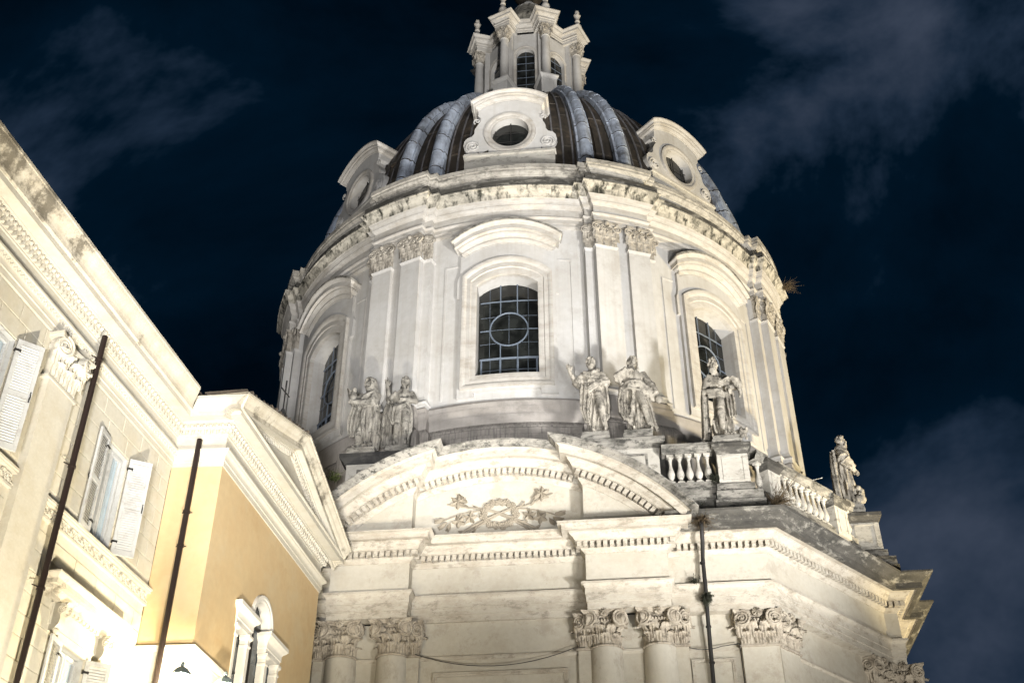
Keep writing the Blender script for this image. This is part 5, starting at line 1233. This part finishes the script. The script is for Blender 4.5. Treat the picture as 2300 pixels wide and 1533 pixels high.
# serliana (three-light arched window)
sv = empty('arched_window'); sv.parent = WNG
b = B(); b.add([(1.9, .2, 6), (4.9, .2, 6), (4.9, .2, 12.5), (1.9, .2, 12.5)], [(0, 1, 2, 3)]); b.obj('window_pane', 'glass_pal', sv)
b = B(); P = []
for i in range(13): t = pi * i / 12; P.append([(CXS - rr * cos(t), y, 11.84 + rr * sin(t)) for rr, y in ((.50, .19), (.50, -.02), (.54, -.05), (.59, -.05), (.61, -.07), (.67, -.07), (.69, .01))])
b.grid(P); b.obj('arch', 'white', sv, 30)
for s in (-1, 1):
    x0, x1 = (CXS - 1.45, CXS - .50) if s < 0 else (CXS + .50, CXS + 1.45)
    b = B(); sw = sweep([(x0, .4), (x0, 0), (x1, 0), (x1, .4)], [(-.02, 11.32), (.02, 11.33), (.02, 11.44), (.04, 11.45), (.04, 11.58)] + cyma(.05, 11.6, .14, 11.70, 3) + [(.16, 11.71), (.16, 11.80), (-.05, 11.86)]); b.add(sw.V, sw.F); b.add([(x0, 0, 11.33), (x1, 0, 11.33), (x1, .4, 11.33), (x0, .4, 11.33)], [(0, 1, 2, 3)]); b.obj('lintel', 'white', sv, 30)
    for xa, xb in ((CXS + s * .52, CXS + s * .67), (CXS + s * 1.31, CXS + s * 1.42)):
        xa, xb = sorted((xa, xb)); b = B(); b.box(xa, xb, -.02, .19, 6, 11.06); sw = sweep([(xa, .18), (xa, -.02), (xb, -.02), (xb, .18)], [(.0, 11.04), (.02, 11.06), (.02, 11.10), (.0, 11.12), (.0, 11.2), (.03, 11.24), (.05, 11.26), (.05, 11.32)]); b.add(sw.V, sw.F); b.obj('jamb_pier', 'white', sv, 30)
    for xx in (CXS + s * .98,):
        b = B(); b.box(xx - .018, xx + .018, .15, .19, 6, 11.3); b.obj('glazing_bar', 'bar_dark', sv)
    b = B(); b.box(min(CXS + s * .74, CXS + s * 1.28), max(CXS + s * .74, CXS + s * 1.28), .15, .19, 10.4, 10.44); b.obj('glazing_bar', 'bar_dark', sv)
for (x0, x1, z0, z1) in ((CXS - .02, CXS + .02, 6, 11.8), (CXS - .5, CXS + .5, 11.78, 11.84), (CXS - .5, CXS + .5, 10.4, 10.44)): b = B(); b.box(x0, x1, .14, .19, z0, z1); b.obj('glazing_bar', 'bar_dark', sv)
# --- pediment of the wing
x0, x1 = -.63, WLn + .63; xm = (x0 + x1) / 2; SL = (17.02 - 15.70) / (xm - x0)
def rake(name, prof, mat, inset=0):
    """prof = (outward o, height above the rake line)"""
    P = []
    for x in (x0, xm, x1): P.append([(x, -o, 15.70 + SL * (xm - x0 - abs(x - xm)) + h) for o, h in prof])
    b = B(); b.grid(P); return b.obj(name, mat, WNG, 28)
rk = [(.42, -.36), (.42, -.24), (.44, -.23), (.47, -.2)] + [(.48 + (.60 - .48) * (.5 - .5 * cos(pi * i / 5)), -.19 + .17 * i / 5) for i in range(6)] + [(.63, -.015), (.63, .04), (-1.5, .06)]
rake('raking_gutter', rk, 'palace_sima')
rake('raking_cornice', [(.10, -.53), (.16, -.53), (.17, -.50), (.17, -.46), (.21, -.45), (.22, -.41), (.25, -.40), (.25, -.37), (.39, -.365), (.39, -.38), (.42, -.38), (.42, -.35)], 'palace_trim')
b = B(); b.add([(x0 + .45, -.12, 15.44), (x1 - .45, -.12, 15.44), (xm, -.12, 15.44 + SL * (xm - x0 - .45))], [(0, 1, 2)]); b.obj('tympanum', 'palace_trim', WNG)
b = B(); i_ = 1.35; 
for (pa, pb) in (((x0 + 1.9, 15.62), (x1 - 1.9, 15.62)),):
    b.box(pa[0], pb[0], -.145, -.12, 15.80, 15.84)
b.obj('tympanum_band', 'palace_trim', WNG)
# rake dentils
ang = math.atan(SL)
for s in (-1, 1):
    n = 27
    for i in range(n):
        x = xm + s * (.12 + (i + .5) * 3.15 / n); z = 15.70 + SL * (xm - x0 - abs(x - xm)) - .50
        link('leaf_dentil', LDM2, None, WNG, Matrix.Translation((x, -.13, z - .06)) @ Matrix.Rotation(s * ang, 4, 'Y'))
# roof with tile ends
b = B()
P = [[(x, y, 15.70 + SL * (xm - x0 - abs(x - xm)) + .07) for y in (-.60, 6)] for x in (x0, xm, x1)]; b.grid(P); b.obj('roof', 'roof', WNG)
tb = B(); tb.lathe([(.08, -.58), (.08, .4), (.06, .4), (.06, -.58)], 8, a0=0, a1=pi, f=lambda x, y, z: (x, z, y)); TM = tb.mesh('roof_tile', 60); TM.materials.append(M['roof'])
for i in range(34):
    x = x0 + .1 + i * (x1 - x0 - .2) / 33; link('roof_tile', TM, None, WNG, Matrix.Translation((x, random.uniform(-.02, .05), 15.72 + SL * (xm - x0 - abs(x - xm)) + .06)) @ Matrix.Rotation(random.uniform(-.06, .06), 4, 'Z'))
for i in range(24):
    o = link('roof_tile', TM, None, PAL, Matrix.Translation((-.1 - i * .37 + random.uniform(-.1, .1), random.uniform(.0, .06), 15.90)) @ Matrix.Rotation(random.uniform(-.05, .05), 4, 'Z'))
b = B(); b.add([(-22, -.55, 15.97), (.0, -.55, 15.97), (.0, 5, 16.8), (-22, 5, 16.8)], [(0, 1, 2, 3)]); b.obj('roof', 'roof', PAL)

# ================================================================== small things
# iron cross on the gable
cr = empty('iron_cross', (-4.75, -19.75, 16.95), 'thin dark iron cross standing on the gable roof in front of the drum', 'cross')
b = B(); b.box(-.1, .1, -.1, .1, -.15, .1); b.lathe([(.09, .1), (.06, .2), (.03, .26)], 8); b.obj('foot', 'darkstone', cr)
b = B(); b.tube([(0, 0, .2), (0, 0, 1.12)], .018, 6); b.tube([(0, -.01, .92), (.0, .0, 1.12)], .022, 6); b.obj('upright', 'bar_dark', cr)
b = B(); b.tube([(-.05, -.2, .78), (.05, .2, .74)], .02, 6); b.obj('crossbar', 'bar_dark', cr)
# rainwater pipe of the church
rw = empty('rainwater_pipe', (5.93, -13.3, 0), 'thin dark rainwater pipe running down the church front beside the column pair', 'pipe')
b = B(); b.tube([(.0, -.62, 16.30), (.0, -.45, 16.22), (.0, -.36, 16.05), (0.0, -.28, 15.9), (-.01, .22, 15.6), (-.02, .18, 14.95), (-.02, .14, 14.8), (-.03, .42, 14.0), (-.05, .60, 12.0), (-.05, .64, 0)], .06, 10); b.obj('tube', 'bar_dark', rw, 50)
for z, y in ((15.4, .20), (13.6, .46), (12.6, .54)): b = B(); b.lathe([(.06, z), (.08, z + .005), (.08, z + .05), (.06, z + .055)], 12, (-.035, y)); b.obj('clamp', 'bar_dark', rw)
# cable
def cable(name, pts, label):
    b = B(); Q = []
    for i in range(len(pts) - 1):
        p, q = Vector(pts[i][:3]), Vector(pts[i + 1][:3]); sag = pts[i][3]
        for k in range(12): u = k / 12; Q.append(p.lerp(q, u) - Vector((0, 0, sag * 4 * u * (1 - u))))
    Q.append(Vector(pts[-1][:3])); b.tube(Q, .012, 5); return prop(b.obj(name, 'bar_dark'), label, 'cable')
cable('cable', [(-2.35, -13.0, 13.12, .42), (2.15, -13.0, 13.12, .0), (2.45, -13.0, 13.13, 0)], 'thin dark cable sagging across the central bay between the column pairs')
cable('cable', [(5.05, -12.95, 13.12, .12), (6.2, -12.72, 13.10, 0), (6.70, -12.76, 13.14, 0), (6.73, -12.76, 10, 0)], 'thin cable beside the rainwater pipe at the right column pair')
# wall lamps
def lamp(loc, ang, lit, label):
    e = empty('street_lamp', loc, label, 'lamp', 'wrought iron lamps on the ochre building'); e.rotation_euler = (0, 0, ang)
    b = B(); n = 6
    b.lathe([(.001, .62), (.03, .60), (.05, .55), (.03, .52), (.07, .50), (.13, .46), (.21, .36), (.22, .34), (.001, .33)], n); b.obj('cap', 'lamp_metal', e)
    b = B()
    for k in range(n): a = 2 * pi * k / n; b.tube([(.20 * cos(a), .20 * sin(a), .34), (.12 * cos(a), .12 * sin(a), -.10)], .012, 5)
    b.lathe([(.001, -.16), (.05, -.14), (.13, -.1), (.13, -.08), (.001, -.07)], n); b.obj('cage', 'lamp_metal', e)
    b = B(); b.lathe([(.19, .33), (.112, -.08)], n); b.obj('pane', 'lamp_pane', e)
    b = B(); b.lathe([(.001, .22), (.035, .18), (.045, .1), (.03, .0), (.001, -.04)], 12); b.obj('bulb', 'glow' if lit else 'white', e, 40)
    b = B(); b.tube([(0, 0, -.14), (0, .0, -.35), (0, .25, -.5), (0, .62, -.42), (0, .8, -.3)], .02, 6); b.tube([(0, .1, -.48), (0, .3, -.3), (0, .2, -.2), (0, .1, -.3)], .012, 5); b.obj('bracket', 'lamp_metal', e, 40)
    return e
M['lamp_metal'] = node_mat('lamp_paint', (.10, .13, .14), (.05, .06, .07), .5, 5, rough=.5, bump=.1)
_lp = bpy.data.materials.new('lamp_pane'); _lp.use_nodes = True; _x = _lp.node_tree.nodes['Principled BSDF']; _x.inputs['Base Color'].default_value = (1, .96, .88, 1); _x.inputs['Roughness'].default_value = .1; _x.inputs['Alpha'].default_value = .18; M['lamp_pane'] = _lp
l1 = lamp((-4.90, -23.0, 8.80), 0, True, 'lit lantern in front of the white lower wall by the dark downpipe'); l2 = lamp((-4.35, -22.1, 8.90), radians(90), True, 'lantern with blue grey cap in front of the ochre wall corner')
for e, pw in ((l1, 1800), (l2, 400)):
    li = bpy.data.lights.new('lamp_light', 'POINT'); li.energy = pw; li.color = (1, .86, .58); li.shadow_soft_size = .09; lo = bpy.data.objects.new('lamp_light', li); COL.objects.link(lo); lo.parent = e; lo.location = (0, 0, .1)
# weeds
def weed(name, loc, n, h, spread, mat, label, out=(0, -1, 0), seed=0, leafy=False):
    rg = random.Random(seed); b = B(); o = Vector(out)
    for k in range(n):
        d = Vector((rg.gauss(0, spread), rg.gauss(0, spread), rg.gauss(0, spread) * .6)) + o * rg.uniform(.1, 1) + Vector((0, 0, rg.uniform(.0, .8))); L = h * rg.uniform(.35, 1)
        s = Vector((rg.gauss(0, .06), rg.gauss(0, .04), rg.gauss(0, .05))); Q = []; droop = rg.uniform(.05, .5)
        for i in range(5): u = i / 4; Q.append(s + d * L * u - Vector((0, 0, droop * L * u * u)))
        b.tube(Q, [.007, .006, .005, .004, .002], 3)
        if leafy or rg.random() < .5:
            for j in range(4):
                p = Q[rg.randint(1, 4)] ; a = Vector((rg.gauss(0, 1), rg.gauss(0, 1), rg.gauss(0, 1))).normalized(); c = a.orthogonal().normalized(); l = rg.uniform(.02, .05)
                b.add([p, p + a * l + c * l * .35, p + a * l * 2, p + a * l - c * l * .35], [(0, 1, 2, 3)])
    o_ = b.obj(name, mat); o_.location = loc; return prop(o_, label, 'weed', 'weeds growing on the church masonry')
weed('weed', (11.30, -3.85, 32.25), 150, .5, .5, 'weed', 'dry brown weed tuft sticking out of the drum cornice against the sky', (1, -.2, 0), 1)
weed('weed', (5.95, -13.75, 16.45), 200, .55, .42, 'weed', 'large dry weed hanging over the top of the rainwater pipe', (0, -.5, -.6), 2)
weed('weed', (8.25, -12.75, 17.35), 240, .75, .5, 'weed', 'dark shrubby weed beside the corner pedestal below the balustrade', (.6, -.4, .2), 3)
weed('weed', (5.62, -13.02, 14.9), 60, .13, .6, 'moss', 'small dark weed on the architrave ledge left of the rainwater pipe', (-.5, -.4, .2), 4)
weed('weed', (5.92, -13.1, 14.4), 240, .20, .3, 'moss', 'black moss growth clinging round the rainwater pipe', (0, -.15, -1.2), 5, True)
weed('weed', (5.75, -13.2, 17.0), 200, .3, .6, 'moss', 'dark moss clump in the corner behind the pediment end', (.2, -.6, .2), 6, True)
weed('weed', (-5.15, -13.2, 18.75), 60, .3, .6, 'weed_green', 'small yellow green plant beside the left pedestal behind the gable', (0, -.3, .5), 7, True)
weed('weed', (6.6, -12.95, 18.15), 120, .26, .4, 'moss', 'dark moss against the left edge of the corner pedestal', (-.2, -.5, .1), 8, True)
# thin metal rod on the balustrade
b = B(); b.tube([(9.70, -10.15, 19.42), (10.22, -10.0, 19.60)], .009, 5); b.tube([(10.2, -10.0, 19.59), (10.25, -10.0, 19.61)], .016, 6); prop(b.obj('metal_rod', 'shutter'), 'thin pale rod poking up from the diagonal balustrade rail', 'rod')
